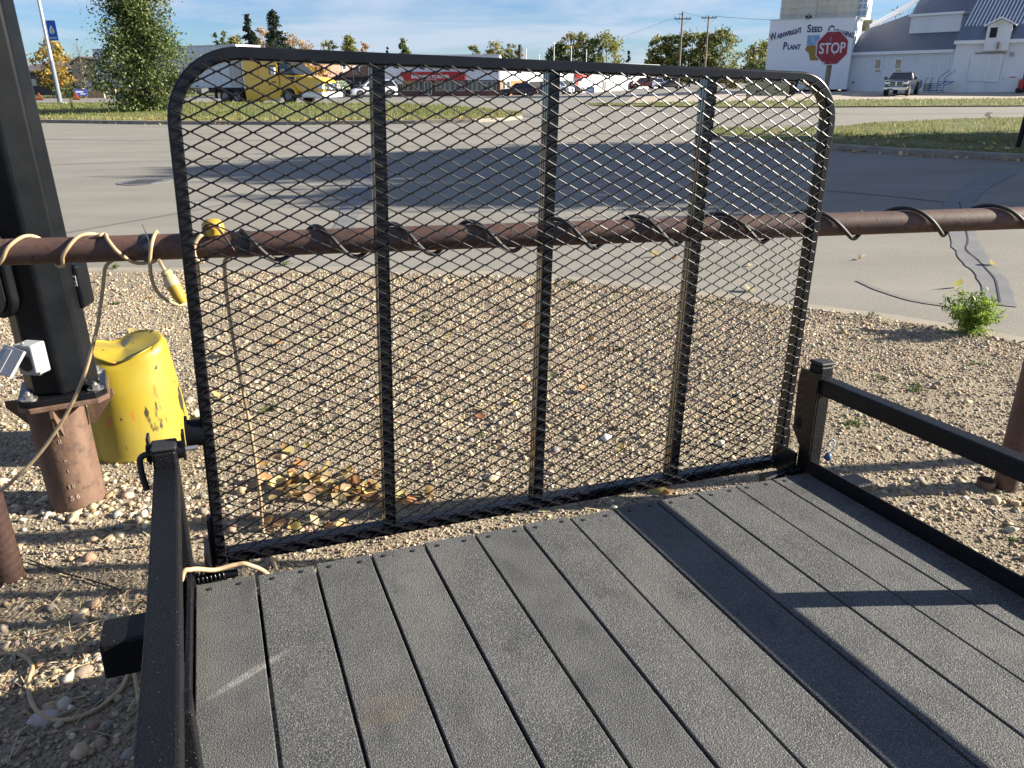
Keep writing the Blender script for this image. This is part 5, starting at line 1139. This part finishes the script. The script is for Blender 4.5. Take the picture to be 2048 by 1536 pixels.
em = px_prism(F, [(430, 262), (521, 262), (519, 345), (470, 335), (424, 342)], -.03, -.002, 'emblem_sky', M('emblem blue', (.10, .24, .48), .6, c2=(.35, .45, .6), vs=1.5))
px_prism(F, [(424, 344), (470, 337), (519, 347), (514, 450), (447, 451), (441, 402), (411, 372)], -.03, -.002, 'emblem_wheat', M('emblem wheat', (.38, .24, .05), .7, c2=(.22, .13, .03), vs=3, stretch=(3, 1, .5)))
# --- seed plant main building
m_roof = M('slate blue metal roof', (.115, .135, .185), .45, c2=(.15, .17, .22), vs=.5)
F = Fac('seed_plant', 'white seed plant building with a big slate blue metal roof and dormer', 'plant building', 1692, 87.5, 1895, 80, .3)
hE = F.loc(1800, 105.5)[2]; PT = rad(46)
MB().box(0, F.w + 3, 0, 10, 0, hE).build('front_wall', m_wsid, F.t); ribs(.1, F.w, .05, hE - .05, 0, .34, m_wsid, F.t, .04, .02)
MB().box(-.2, F.w, -.35, -.03, hE - .12, hE + .16).build('eave_board', m_white, F.t)
def roof_poly(px, off, th, name, mat):
    P = [Vector(F.loc(u, v, 0, PT, hE + off)) for u, v in px]; nr = Vector((0, -math.sin(PT), math.cos(PT)))
    n = len(P); b = MB(); b.add([tuple(p) for p in P] + [tuple(p - nr * th) for p in P], [tuple(range(n)), tuple(range(2 * n - 1, n - 1, -1))] + [(i, n + i, n + (i + 1) % n, (i + 1) % n) for i in range(n)]); return b.build(name, mat, F.t)
roof_poly([(1702, 106), (1719, 71), (1742, 56), (1824, 27), (1838, 0), (1850, -60), (2110, -60), (2110, 90), (1912, 100)], .02, .2, 'roof', m_roof)
roof_poly([(1739, 57), (1739, 49), (1828, -1), (1862, -70), (1874, -70), (1838, 2), (1790, 31)], .10, .10, 'barge_board', m_white)
b = MB(); n_ = Vector((0, -math.sin(PT), math.cos(PT)))
for k, u in enumerate(np.arange(1712, 2050, 5.2)):
    v0 = 106 - (u - 1702) * .017; vt = np.interp(u, [1702, 1719, 1742, 1824, 1838, 1850], [106, 71, 56, 27, 0, -60])
    p = Vector(F.loc(u, v0 - 1, 0, PT, hE + .02)); ln_ = Vector((0, math.cos(PT), math.sin(PT)))
    for st_ in np.arange(.1, 14, .5):
        q_ = p + ln_ * st_; 
    b.add([tuple(p + Vector((e, 0, 0)) + n_ * h + ln_ * l) for l in (0, min(14, (v0 - vt) * .095 + .0)) for e in (0, .05) for h in (.001, .035)], [(0, 1, 3, 2), (4, 6, 7, 5), (0, 4, 5, 1), (2, 3, 7, 6), (1, 5, 7, 3), (0, 2, 6, 4)])
tag(b.build('roof_rib', m_roof, F.t), kind='stuff')
x0, y0, z0 = F.loc(1822, 61, 0, PT, hE); x1 = F.loc(1923, 60, y0)[0]; z1 = F.loc(1870, 31, y0)[2]
MB().box(x0, x1, y0 - .4, y0 + 5, z0 - .3, z1).build('dormer', m_wsid, F.t); ribs(x0 + .05, x1, z0 - .25, z1 - .05, y0 - .4, .34, m_wsid, F.t, .04, .02); MB().box(x0 - .2, x1 + .2, y0 - .7, y0 + 5.2, z1, z1 + .2).build('dormer_roof', m_white, F.t)
for u in (1755, 1796.5):
    fr = F.box('window', m_white, u - 8, 116.5, u + 8, 146.5, -.06, -.021); pn = F.box('pane', M('blind', (.52, .46, .34), .3, c2=(.30, .24, .14), vs=1.2), u - 5.6, 119, u + 5.6, 136.5, -.075, -.0605, fr); F.box('pane', M('lower blind', (.50, .36, .20), .3), u - 5.6, 139, u + 5.6, 144.5, -.075, -.0605, fr)
F.box('wall_vent', m_dark, 1704.5, 163, 1708, 166, -.06, -.021)
F.box('wall_box', M('tan box', (.34, .29, .22), .8), 1847, 167, 1858, 179, -.5, -.021)
F.box('lean_housing', M('olive housing', (.12, .12, .08), .7), 1724, 40, 1744, 62, 5.5, 8)
# --- shed wing of the seed plant on the right
F = Fac('seed_plant_wing', 'white shed wing of the seed plant with sliding door and small lit cupola', 'plant building', 1895, 77.5, 2034, 74.5, .3)
hE = F.loc(1960, 84)[2]; PT = rad(40); wX = F.w + 9
MB().box(0, F.w + .2, 0, 9, 0, hE).build('front_wall', m_wsid, F.t); MB().box(F.w + 3.2, wX, 0, 9, 0, hE).build('right_wall', m_wsid, F.t)
xo = F.w + .2; zo = F.loc(2046, 110)[2]
MB().box(xo, F.w + 3.2, .01, 9, zo, hE).build('door_lintel', m_wsid, F.t); MB().box(xo, F.w + 3.2, 4, 8.9, 0, zo - .01).build('dark_interior', m_dark, F.t)
ribs(.1, F.w, .05, hE - .05, 0, .34, m_wsid, F.t, .04, .02)
MB().box(-.2, wX, -.35, -.03, hE - .14, hE + .16).build('eave_board', m_white, F.t)
nr = Vector((0, -math.sin(PT), math.cos(PT))); sl = Vector((0, math.cos(PT), math.sin(PT)))
def slope(x0, x1, a, b_, th, off, name, mat, skew=0.0):
    P = [Vector((x0, 0, hE)) + sl * a, Vector((x1, 0, hE)) + sl * a, Vector((x1 + skew, 0, hE)) + sl * b_, Vector((x0 + skew, 0, hE)) + sl * b_]; P = [p + nr * off for p in P]
    return MB().add([tuple(p) for p in P] + [tuple(p - nr * th) for p in P], [(0, 1, 2, 3), (7, 6, 5, 4), (0, 4, 5, 1), (1, 5, 6, 2), (2, 6, 7, 3), (3, 7, 4, 0)]).build(name, mat, F.t)
slope(-.2, wX, -.25, 6.2, .12, .16, 'roof', m_roof, .9)
b = MB()
for x in np.arange(.0, wX - .5, .30):
    h = .09; P = [Vector((x + e + .9 * l / 6.2, 0, hE)) + sl * l + nr * (.161 + k) for l in (2.0, 6.1) for e in (0, .10) for k in (0, h)]
    b.add([tuple(p) for p in P], [(0, 1, 3, 2), (4, 6, 7, 5), (0, 4, 5, 1), (2, 3, 7, 6), (1, 5, 7, 3), (0, 2, 6, 4)])
tag(b.build('roof_rib', m_wsid, F.t), kind='stuff')
xa, _, za = F.loc(1966, 102, -.5); xc = F.loc(2015, 102, -.5)[0]; zt_ = F.loc(1990, 50, -.5)[2]; za_ = F.loc(1998, 38, -.5)[2]
cu = MB().prism([(xa, za), (xc, za), (xc, zt_), ((xa + xc) / 2, za_), (xa, zt_)], -.5, 3.2).build('cupola', m_wsid, F.t)
b = MB(); b.prism([(xa - .3, zt_ - .1), ((xa + xc) / 2, za_ + .05), (xc + .3, zt_ - .1), (xc + .3, zt_ + .02), ((xa + xc) / 2, za_ + .2), (xa - .3, zt_ + .02)], -.75, 3.2); b.build('cupola_roof', m_white, cu)
F.box('cupola_window', m_dark, 1980, 55, 1994, 75, -.54, -.501, cu)
lg = MB(); x, _, z = F.loc(1999, 46, -.8); lg.lathe([(.05, 0), (.16, .05), (.2, .14), (.12, .2)], 12); lg.v = [(x + a, -.72 + b_ * .8, z - .1 + c) for a, b_, c in lg.v]; lg.build('lamp_head', M('warm lamp lens', (.75, .68, .45), .3), cu, smooth=True)
F.box('cupola_lamp', M('brown lamp', (.30, .20, .13), .5), 1993.5, 84, 1998, 98, -.75, -.501, cu)
F.box('door_track', M('grey track', (.25, .25, .24), .6), 1951, 104.5, 2012, 107.5, -.2, -.021)
sd_ = F.box('sliding_door', m_wsid, 1938, 108, 2002, 163, -.13, -.0215); F.box('door_strip', m_white, 1973.5, 109, 1976, 162, -.15, -.131, sd_); F.box('door_strip', m_white, 1971, 160.5, 2001, 163, -.15, -.131, sd_)
F.box('lower_panel', m_wsid, 1936, 164, 1969, 186.5, -.09, -.0215)
F.box('wall_light', M('wall light grey', (.3, .3, .32), .5), 2020, 105, 2028, 112, -.25, -.021)
ns = F.box('notice', m_white, 2017, 152.5, 2033, 158.5, -.05, -.021); F.box('notice_print', m_red, 2018.5, 153.5, 2031.5, 155.5, -.06, -.0505, ns)
F.box('socket_box', m_frame, 2005.5, 154, 2008.5, 158, -.08, -.021)
xr, _, zr = F.loc(2040, 180, -.6)
t = thing('fire_cart', 'red wheeled extinguisher cart standing at the dark doorway on the right', 'cart', tuple(F.t.matrix_basis @ Vector((xr, -.7, 0))) if False else (F.a.x + F.d.x * xr - F.n.x * .7, F.a.y + F.d.y * xr - F.n.y * .7, .3))
MB().lathe([(.05, .25), (.2, .3), (.2, .95), (.12, 1.1), (.05, 1.15)], 14).build('tank', m_red, t, smooth=True); MB().cyl((-.3, 0, .2), (.3, 0, .2), .2, n=14).build('wheel', m_tyre, t); b = MB(); b.tube([(-.18, .1, .2), (-.18, .15, 1.2), (.18, .15, 1.2), (.18, .1, .2)], .025, 6); b.build('handle', m_red, t)
# blue steel steps
Yb = 76.6; x = X(1857, Yb, .3); t = thing('steel_steps', 'blue steel steps with handrails against the seed plant wall', 'steps', (x, Yb, .3))
m_blue = M('blue steel paint', (.05, .13, .30), .5); xe = X(1903, Yb, .3) - x
for k in range(4): MB().box(.06 + k * .1, xe * .6, .0 + k * .25, .24 + k * .25, .20 + k * .2, .25 + k * .2).build('tread', m_blue, t)
for yy in (-.03, 1.05):
    b = MB(); b.tube([(.02, yy, 0), (.05, yy, 1.25)], .03, 6); b.tube([(xe * .58, yy, 0), (xe * .6, yy, 1.35)], .03, 6); b.tube([(.05, yy, 1.25), (.28, yy, 1.25)], .025, 6); b.tube([(xe * .6, yy, .6), (xe, yy, 1.0)], .04, 6); b.tube([(xe * .6, yy, 1.35), (xe, yy, 1.95)], .03, 6); b.tube([(.02, yy, .2), (xe * .6, yy, .2)], .03, 6); b.build('handrail', m_blue, t)
MB().box(xe * .6, xe, .0, 1.0, .95, 1.0).build('landing', m_blue, t)
# sign board on A-frame legs by the grass strip
Yb = 63; x0, x1 = X(1491, Yb), X(1573, Yb); t = thing('a_frame_board', 'weathered cream board on splayed legs at the edge of the gravel yard', 'sign board', (x0, Yb, 0), rad(-6)); w_ = x1 - x0
z0, z1 = Zv(199, x0, Yb) + .25, Zv(164, x0, Yb)
bd = MB().box(0, w_, 0, .06, z0, z1).build('board_panel', M('weathered cream', (.52, .46, .30), .8, c2=(.40, .36, .24), vs=3), t)
for k in range(1, 16): MB().box(w_ * k / 16 - .012, w_ * k / 16 + .012, -.015, -.001, z0, z1).build('board_batten', M('batten', (.42, .38, .26), .8) if k == 1 else bpy.data.materials['batten'], bd)
for x in (.1, w_ - .1):
    b = MB(); b.box(x - .05, x + .05, .061, .13, 0, z1); b.tube([(x, -.02, z0 + .5), (x - .2, -.7, 0)], .035, 5); b.build('board_leg', m_dark, t)
b = MB()
for x, z, r in ((.8, .75, .11), (1.5, .75, .09), (1.05, .55, .07), (2.2, .9, .10)): b.prism([(x + r * math.cos(k), z + r * math.sin(k) * .7) for k in np.linspace(0, 6.28, 9)[:-1]], -.024, -.0155)
b.build('board_print', m_dark, bd)
# ------------------------------------------------------------------ vehicles
m_paint = lambda n, c: M(n, c, .28, coat=.7)
m_lens = M('lamp lens', (.75, .76, .78), .12); m_tail = M('tail lamp', (.40, .01, .01), .25)
m_rim = M('dull alloy', (.20, .20, .205), .4, .6)
def wheel(parent, x, y, r, w, side):
    o = MB().cyl((x, y - w / 2, r), (x, y + w / 2, r), r, n=22).build('wheel', m_tyre, parent, smooth=True, bevel=.03)
    b = MB(); b.cyl((x, y + side * (w / 2 + .001), r), (x, y + side * (w / 2 + .02), r), r * .55, n=18); b.cyl((x, y + side * (w / 2 + .021), r), (x, y + side * (w / 2 + .035), r), r * .2, n=10)
    b.build('rim', m_rim, o, smooth=True); return o
KIND = {'sedan': ([(-.5, .42), (-.485, .58), (-.40, .64), (-.2, .65), (.16, .63), (.42, .55), (.49, .46), (.5, .36)], (-.40, .20), (-.24, .06), .64),
        'hatch': ([(-.5, .45), (-.485, .62), (-.40, .66), (-.2, .66), (.2, .63), (.42, .54), (.49, .45), (.5, .34)], (-.48, .24), (-.38, .08), .645),
        'suv': ([(-.5, .45), (-.49, .58), (-.42, .62), (-.2, .62), (.2, .61), (.42, .56), (.49, .48), (.5, .36)], (-.485, .22), (-.43, .09), .61),
        'van': ([(-.5, .42), (-.49, .52), (-.42, .56), (-.2, .56), (.28, .54), (.43, .46), (.49, .40), (.5, .30)], (-.49, .33), (-.46, .14), .55),
        'pickup': ([(-.5, .40), (-.49, .54), (-.42, .56), (-.15, .56), (.18, .58), (.42, .55), (.49, .50), (.5, .34)], (-.13, .20), (-.10, .10), .57)}
def car(name, label, x, y, rz, Ln, Wd, H, paint, kind='sedan', cat='car', group='parked cars', zb=None):
    t = thing(name, label, cat, (x, y, float(zg(x, y)) if zb is None else zb), rz, group); prof, base, roof, zb_ = KIND[kind]; hw = Wd / 2; gc = .17 * H
    secs = []
    for f, zt in prof:
        w = hw * (1 if abs(f) < .43 else .93 if abs(f) < .492 else .86); z = zt * H; q = gc + (.05 if abs(f) > .49 else 0)
        secs.append([(f * Ln, s * w * a, q + (z - q) * b_) for s, a, b_ in ((-1, .90, 0), (-1, 1, .15), (-1, 1.0, .72), (-1, .95, .95), (-1, .84, 1.0), (1, .84, 1.0), (1, .95, .95), (1, 1.0, .72), (1, 1, .15), (1, .90, 0))])
    MB().loft(secs).build('body', paint, t, smooth=True)
    zb2 = zb_ * H; b0, b1 = base; r0, r1 = roof; wb, wr = hw * .90, hw * .74; zr = H - .05
    A = [(b0 * Ln, -wb, zb2), (b1 * Ln, -wb, zb2), (b1 * Ln, wb, zb2), (b0 * Ln, wb, zb2)]; B = [(r0 * Ln, -wr, zr), (r1 * Ln, -wr, zr), (r1 * Ln, wr, zr), (r0 * Ln, wr, zr)]
    MB().loft([A, B]).build('window_glass', m_glass, t)
    MB().loft([[(r0 * Ln - .04, -wr - .02, zr - .01), (r1 * Ln + .06, -wr - .02, zr - .01), (r1 * Ln + .06, wr + .02, zr - .01), (r0 * Ln - .04, wr + .02, zr - .01)], [(r0 * Ln + .1, -wr * .85, H), (r1 * Ln - .1, -wr * .85, H), (r1 * Ln - .1, wr * .85, H), (r0 * Ln + .1, wr * .85, H)]]).build('roof', paint, t, smooth=True)
    pl = MB()
    for i in range(4): pl.tube([A[i], B[i]], .045, 5)
    for f in (.45,) if kind == 'pickup' else (.35, .66):
        for s in (0, 1):
            i, j = (0, 1) if s == 0 else (3, 2); p = Vector(A[i]).lerp(Vector(A[j]), f); q = Vector(B[i]).lerp(Vector(B[j]), f); pl.tube([p, q], .035, 5)
    pl.build('pillar', paint, t)
    wr_ = .235 * H if kind != 'pickup' else .21 * H
    for fx in (-.31, .32):
        for s in (-1, 1): wheel(t, fx * Ln, s * (hw - .09), wr_, .21, s)
    for s in (-1, 1):
        MB().box(.478 * Ln, .495 * Ln, s * hw * .62 - .2, s * hw * .62 + .2, .40 * H, .47 * H).build('headlight', m_lens, t, bevel=.02)
        MB().box(-.497 * Ln, -.482 * Ln, s * hw * .74 - .13, s * hw * .74 + .13, .46 * H, .60 * H).build('tail_light', m_tail, t, bevel=.02)
        MB().box((b1 - .06) * Ln, (b1 - .015) * Ln, s * (hw + .06) - .07, s * (hw + .06) + .07, zb2 + .01, zb2 + .15).build('mirror', paint, t, bevel=.03)
    MB().box(.485 * Ln, .503 * Ln, -hw * .5, hw * .5, .27 * H, .37 * H).build('grille', m_dark, t, bevel=.01); MB().box(-.505 * Ln, -.49 * Ln, -hw * .8, hw * .8, .22 * H, .32 * H).build('bumper', m_rubber, t, bevel=.02)
    if kind == 'pickup': MB().box(-.47 * Ln, -.15 * Ln, -hw * .8, hw * .8, .561 * H, .566 * H).build('bed_floor', m_dark, t)
    return t
car('white_hatchback', 'white hatchback on the far lane in front of the pale blue store', X(749, 78), 78, rad(197), 4.3, 1.85, 1.62, m_paint('white car paint', (.78, .80, .83)), 'hatch')
car('maroon_sedan', 'dark maroon sedan parked nose left at the brick corner of the white shed', X(1038, 97), 97, rad(172), 4.5, 1.8, 1.45, m_paint('maroon paint', (.045, .008, .014)), 'sedan')
car('dark_suv', 'dark blue suv parked just beyond the maroon sedan', X(1072, 104), 104, rad(150), 4.4, 1.85, 1.6, m_paint('dark blue paint', (.015, .018, .03)), 'suv')
car('white_suv', 'white suv parked by the white shed left of its red awning', X(1113, 108), 108, rad(-28), 4.4, 1.85, 1.65, m_paint('pearl paint', (.72, .74, .77)), 'suv')
car('grey_pickup', 'grey brown pickup parked behind the white suv near the red awning', X(1132, 112), 112, rad(-28), 4.9, 1.85, 1.7, m_paint('grey brown paint', (.10, .09, .075)), 'pickup', 'pickup')
car('red_van', 'faded red minivan parked at the far end of the white shed', X(1286, 138), 138, rad(180), 4.4, 1.85, 1.75, m_paint('faded red paint', (.24, .045, .04)), 'van', 'van')
car('white_wagon', 'white wagon parked right of the faded red minivan', X(1315, 134), 134, rad(-100), 4.3, 1.8, 1.6, m_paint('cool white paint', (.66, .70, .78)), 'hatch')
car('charcoal_sedan', 'charcoal sedan parked under the trees right of the white wagon', X(1338, 132), 132, rad(180), 4.2, 1.8, 1.4, m_paint('charcoal paint', (.025, .027, .032)), 'sedan')
car('white_sedan', 'white car partly hidden behind the gate corner below the sign wall', X(1550, 82, .3), 82, rad(170), 4.4, 1.8, 1.55, m_paint('plain white paint', (.74, .76, .79)), 'sedan')
x = X(1561, 76, .2); t = thing('skip_bin', 'dark steel skip bin behind the gate corner near the sign board', 'skip', (x, 76, .25), rad(-4))
MB().prism([(-1.1, .15), (1.1, .15), (1.3, 1.1), (-1.3, 1.1)], -.7, .7).build('bin_wall', m_dark, t); MB().box(-1.32, 1.32, -.74, .74, 1.1, 1.18).build('bin_rim', M('blue grey rim', (.08, .09, .12), .5), t)
for s in (-1, 1): MB().box(s * .9 - .1, s * .9 + .1, -.6, .6, 0, .149).build('bin_foot', m_dark, t)

# dark pickup facing the camera in front of the seed plant
Y = 72.5; x = X(1799, Y, .25); zb = float(zg(x, Y)); t = thing('black_pickup', 'black pickup facing the road in front of the seed plant windows', 'pickup', (x, Y, zb), rad(-90 - 36), 'parked cars')
m_bk = m_paint('black truck paint', (.010, .012, .018))
secs = []
for xx, zt, w in ((-3.9, 1.2, .98), (-3.85, 1.32, 1.0), (-1.2, 1.34, 1.0), (.9, 1.34, 1.0), (1.5, 1.32, .98), (1.95, 1.26, .95), (2.1, 1.15, .92), (2.12, .75, .92)):
    secs.append([(xx, s * w * a, .52 + (zt - .52) * b_) for s, a, b_ in ((-1, .93, 0), (-1, 1, .2), (-1, 1, .75), (-1, .95, .95), (-1, .82, 1), (1, .82, 1), (1, .95, .95), (1, 1, .75), (1, 1, .2), (1, .93, 0))])
MB().loft(secs).build('body', m_bk, t, smooth=True)
MB().loft([[(-1.3, -.88, 1.34), (.85, -.90, 1.34), (.85, .90, 1.34), (-1.3, .88, 1.34)], [(-1.1, -.72, 1.88), (.15, -.72, 1.88), (.15, .72, 1.88), (-1.1, .72, 1.88)]]).build('window_glass', m_glass, t)
MB().loft([[(-1.15, -.75, 1.87), (.22, -.75, 1.87), (.22, .75, 1.87), (-1.15, .75, 1.87)], [(-1.0, -.62, 1.95), (.02, -.62, 1.95), (.02, .62, 1.95), (-1.0, .62, 1.95)]]).build('roof', m_bk, t, smooth=True)
for s in (-1, 1):
    b = MB(); b.tube([(.85, s * .90, 1.34), (.15, s * .72, 1.88)], .045, 5); b.tube([(-.4, s * .89, 1.34), (-.45, s * .73, 1.88)], .045, 5); b.build('pillar', m_bk, t)
    MB().box(.55, .72, s * 1.2 - .12, s * 1.2 + .12, 1.30, 1.56).build('mirror', m_bk, t, bevel=.03); MB().box(.6, .66, s * 1.05 - .12, s * 1.05 + .08, 1.36, 1.42).build('mirror_arm', m_bk, t)
    MB().box(2.0, 2.135, s * .74 - .17, s * .74 + .17, .95, 1.14).build('headlight', m_lens, t, bevel=.03)
    MB().box(2.13, 2.16, s * .72 - .10, s * .72 + .10, .60, .68).build('fog_light', m_lens, t)
    for xx in (1.35, -2.5): wheel(t, xx, s * .86, .41, .28, s)
    MB().box(-3.4, -1.6, s * 1.0 - .02, s * 1.0 + (.24 if s > 0 else -.24) if False else s * 1.0 + .12, .62, 1.2).build('rear_fender', m_bk, t, bevel=.05)
gr = MB(); gr.box(2.121, 2.16, -.56, .56, .80, 1.18); g_ = gr.build('grille', m_chrome, t, bevel=.03)
for s in (-1, 1):
    for z0, z1 in ((.84, .975), (1.005, 1.14)): MB().box(2.161, 2.172, s * .28 - .22, s * .28 + .22, z0, z1).build('grille_mesh', m_dark, g_, bevel=.01)
MB().prism([(-.07, 1.05), (.0, .93), (.07, 1.05), (.03, 1.07), (-.03, 1.07)], 2.173, 2.185, 'x').build('grille_badge', m_chrome, g_)
MB().box(2.10, 2.26, -.97, .97, .50, .74).build('bumper', m_chrome, t, bevel=.05); MB().box(2.261, 2.27, -.16, .16, .55, .70).build('number_plate', m_white, t); MB().box(2.262, 2.268, -.62, -.2, .53, .60).build('bumper_slot', m_dark, t)

# --- lorry: yellow cab with white box trailer
F = Fac('semi_truck', 'yellow cab semi truck with a long white box trailer on the far lane', 'truck', 205, 66, 645, 57.5, .26); T_ = F.t
lx = lambda u: F.loc(u, 170)[0]; lz = lambda u, v: F.loc(u, v)[2]
m_ty = m_paint('lorry yellow', (.80, .47, .012)); m_tw = M('trailer white', (.66, .69, .73), .4, c2=(.60, .63, .67), vs=1)
xe = lx(482); zt0, zt1 = lz(480, 175), lz(480, 88)
bx = MB().box(0, xe, 0, 2.6, zt0, zt1).build('box_trailer', m_tw, T_)
for k in range(1, 24): MB().box(xe * k / 24 - .02, xe * k / 24 + .02, -.025, -.001, zt0 + .1, zt1 - .1).build('trailer_rib', m_tw, bx)
MB().box(0, xe, -.03, -.001, zt0, zt0 + .09).build('bottom_rail', m_galv, bx); MB().box(0, xe, -.03, -.001, zt1 - .09, zt1).build('top_rail', m_galv, bx); MB().box(xe - .9, xe - .86, -.026, -.0255, zt0 + .1, zt1 - .1).build('panel_joint', m_frame, bx)
MB().box(lx(463) , xe - .02, -.012, -.0015, zt0 + .1, zt1 - .1).build('nose_panel', M('grey nose panel', (.42, .42, .40), .5), bx)
x0, _, z0 = F.loc(231, 131, -.035); tx = text('lettering', 'ALL', 1.35, M('red print', (.42, .02, .03), .5), bx, TX(x0, -.034, z0) @ Matrix.Diagonal((1.0, 1, 1, 1)), .003, .02, .25)
MB().box(lx(400), xe - .6, .8, 1.8, .75, zt0 - .001).build('chassis', m_rubber, T_)
def tw(u, r=.50): 
    for y, s in ((.17, -1), (2.43, 1)): wheel(T_, lx(u), y, r, .30, s)
for u in (236, 257): tw(u)
tw(447); tw(471)
MB().box(lx(432), lx(484), .05, 2.55, .98, zt0 - .05).build('fifth_wheel_frame', m_rubber, T_)
for y in (.5, 2.1): MB().box(lx(420) - .08, lx(420) + .08, y - .08, y + .08, .35, zt0).build('landing_leg', m_rubber, T_)
# cab: sleeper, door, hood
xs0, xd0, xd1, xw, xf = lx(487), lx(534), lx(556), lx(600), lx(641); zc = lz(520, 106); zr = lz(580, 118)
MB().loft([[(xs0, .08, .55), (xs0, 2.52, .55), (xs0, 2.5, zc * .97), (xs0, .1, zc * .97)], [(xd0 - .3, .06, .55), (xd0 - .3, 2.54, .55), (xd0 - .3, 2.5, zc), (xd0 - .3, .1, zc)], [(xd1 - .1, .06, .55), (xd1 - .1, 2.54, .55), (xd1 - .1, 2.44, zc * .965), (xd1 - .1, .16, zc * .965)]]).build('sleeper', m_ty, T_, bevel=.06)
zb_ = lz(560, 148); zh = lz(600, 152)
MB().loft([[(xd1 - .099, .1, .9), (xd1 - .099, 2.5, .9), (xd1 - .099, 2.5, zb_), (xd1 - .099, .1, zb_)], [(xw - .2, .28, .8), (xw - .2, 2.32, .8), (xw - .2, 2.25, zb_ - .1), (xw - .2, .35, zb_ - .1)], [(xf - .55, .35, .8), (xf - .55, 2.25, .8), (xf - .55, 2.1, zb_ - .28), (xf - .55, .5, zb_ - .28)], [(xf - .1, .45, .8), (xf - .1, 2.15, .8), (xf - .1, 2.0, zb_ - .52), (xf - .1, .6, zb_ - .52)]]).build('hood', m_ty, T_, smooth=True, bevel=.05)
MB().loft([[(xd1 - .098, .12, zb_ + .001), (xd1 - .098, 2.48, zb_ + .001), (xd1 - .098, 2.4, zr - .02), (xd1 - .098, .2, zr - .02)], [(xw - .45, .25, zb_ + .001), (xw - .45, 2.35, zb_ + .001), (xd1 + .35, 2.25, zr - .02), (xd1 + .35, .35, zr - .02)]]).build('windscreen', m_glass, T_)
MB().loft([[(xd1 - .6, .1, zr), (xd1 - .6, 2.5, zr), (xd1 - .6, 2.4, zr + .45), (xd1 - .6, .2, zr + .45)], [(xd1 + .85, .3, zr - .02), (xd1 + .85, 2.3, zr - .02), (xd1 + .7, 2.2, zr + .25), (xd1 + .7, .4, zr + .25)]]).build('sun_visor', m_ty, T_, bevel=.04)
for y in np.linspace(.6, 2.0, 5): MB().box(xd1 + .75, xd1 + .84, y - .06, y + .06, zr + .1, zr + .16).build('marker_light', M('amber lens', (.7, .3, .03), .3) if y == .6 else bpy.data.materials['amber lens'], T_)
dr = F.box('door', m_ty, 535, 122, 556, 177, .02, .058, T_, .02); F.box('door_window', m_glass, 537, 130, 552, 149, .004, .0195, dr); F.box('door_handle', m_rubber, 537.5, 164, 539.8, 171, -.0, .0195, dr)
F.box('locker_door', m_ty, 497, 124, 515, 157, .045, .075, T_, .01); F.box('locker_handle', m_rubber, 513.5, 178, 517.5, 185, .03, .058, T_)
lt = MB(); 
for k in range(7): 
    x, _, z = F.loc(543 + k * 1.45, 166, .01); lt.box(x, x + .035, .012, .0195, z, z + .11)
lt.build('door_lettering', m_rubber, dr)
F.box('side_fairing', m_ty, 492, 179, 560, 201, .02, .058, T_, .03); F.box('step', m_galv, 541, 199, 560, 202, -.02, .019, T_)
mr = F.box('mirror', m_white, 540.5, 135, 548.5, 149, -.45, -.3, T_, .03); F.box('mirror_arm', m_rubber, 547, 146, 556, 148.5, -.36, .0195, T_)
F.box('hood_mirror', m_rubber, 583, 154, 589, 159.5, .0, .15, T_, .02); F.box('air_intake', m_rubber, 565, 154, 584, 158, .18, .30, T_)
for y, s in ((.2, -1), (2.4, 1)):
    wheel(T_, lx(574), y, .52, .30, s)
    P = [(lx(574) + .78 * math.cos(a), .55 + .78 * math.sin(a)) for a in np.linspace(.15, math.pi - .1, 12)]; Q = [(lx(574) + .64 * math.cos(a), .55 + .64 * math.sin(a)) for a in np.linspace(math.pi - .1, .15, 12)]
    MB().prism(P + Q, y - .18, y + .18).build('wheel_arch', m_ty, T_)
MB().box(lx(600), xf + .05, .05, 2.55, .40, .80).build('bumper', M('bumper white', (.70, .70, .70), .25, .3), T_, bevel=.08)
gx = xf + .0; g_ = MB().box(gx - .1, gx, .7, 1.9, .85, zb_ - .60).build('grille', m_dark, T_)
for z in np.linspace(.95, zb_ - .72, 6): MB().box(gx + .001, gx + .02, .72, 1.88, z, z + .06).build('grille_bar', m_chrome, g_)
for y in (.38, 2.22): MB().box(xf - .45, xf - .05, y - .13, y + .13, 1.0, 1.3).build('headlight', m_lens, T_, bevel=.05)
b = MB()
for y in (.3, .75, 1.3, 1.85, 2.3): b.tube([(xf + .22, y, .55), (xf + .22, y, zb_ - .65)], .028, 6)
for z in (1.0, zb_ - .65): b.tube([(xf - .5, .12, z), (xf + .22, .3, z), (xf + .22, 2.3, z), (xf - .5, 2.48, z)], .028, 6)
b.build('grille_guard', m_chrome, T_, smooth='all')
MB().tube([(xs0 - .15, .3, .9), (xs0 - .15, .3, zc)], .08, 8).build('exhaust_stack', m_chrome, T_)
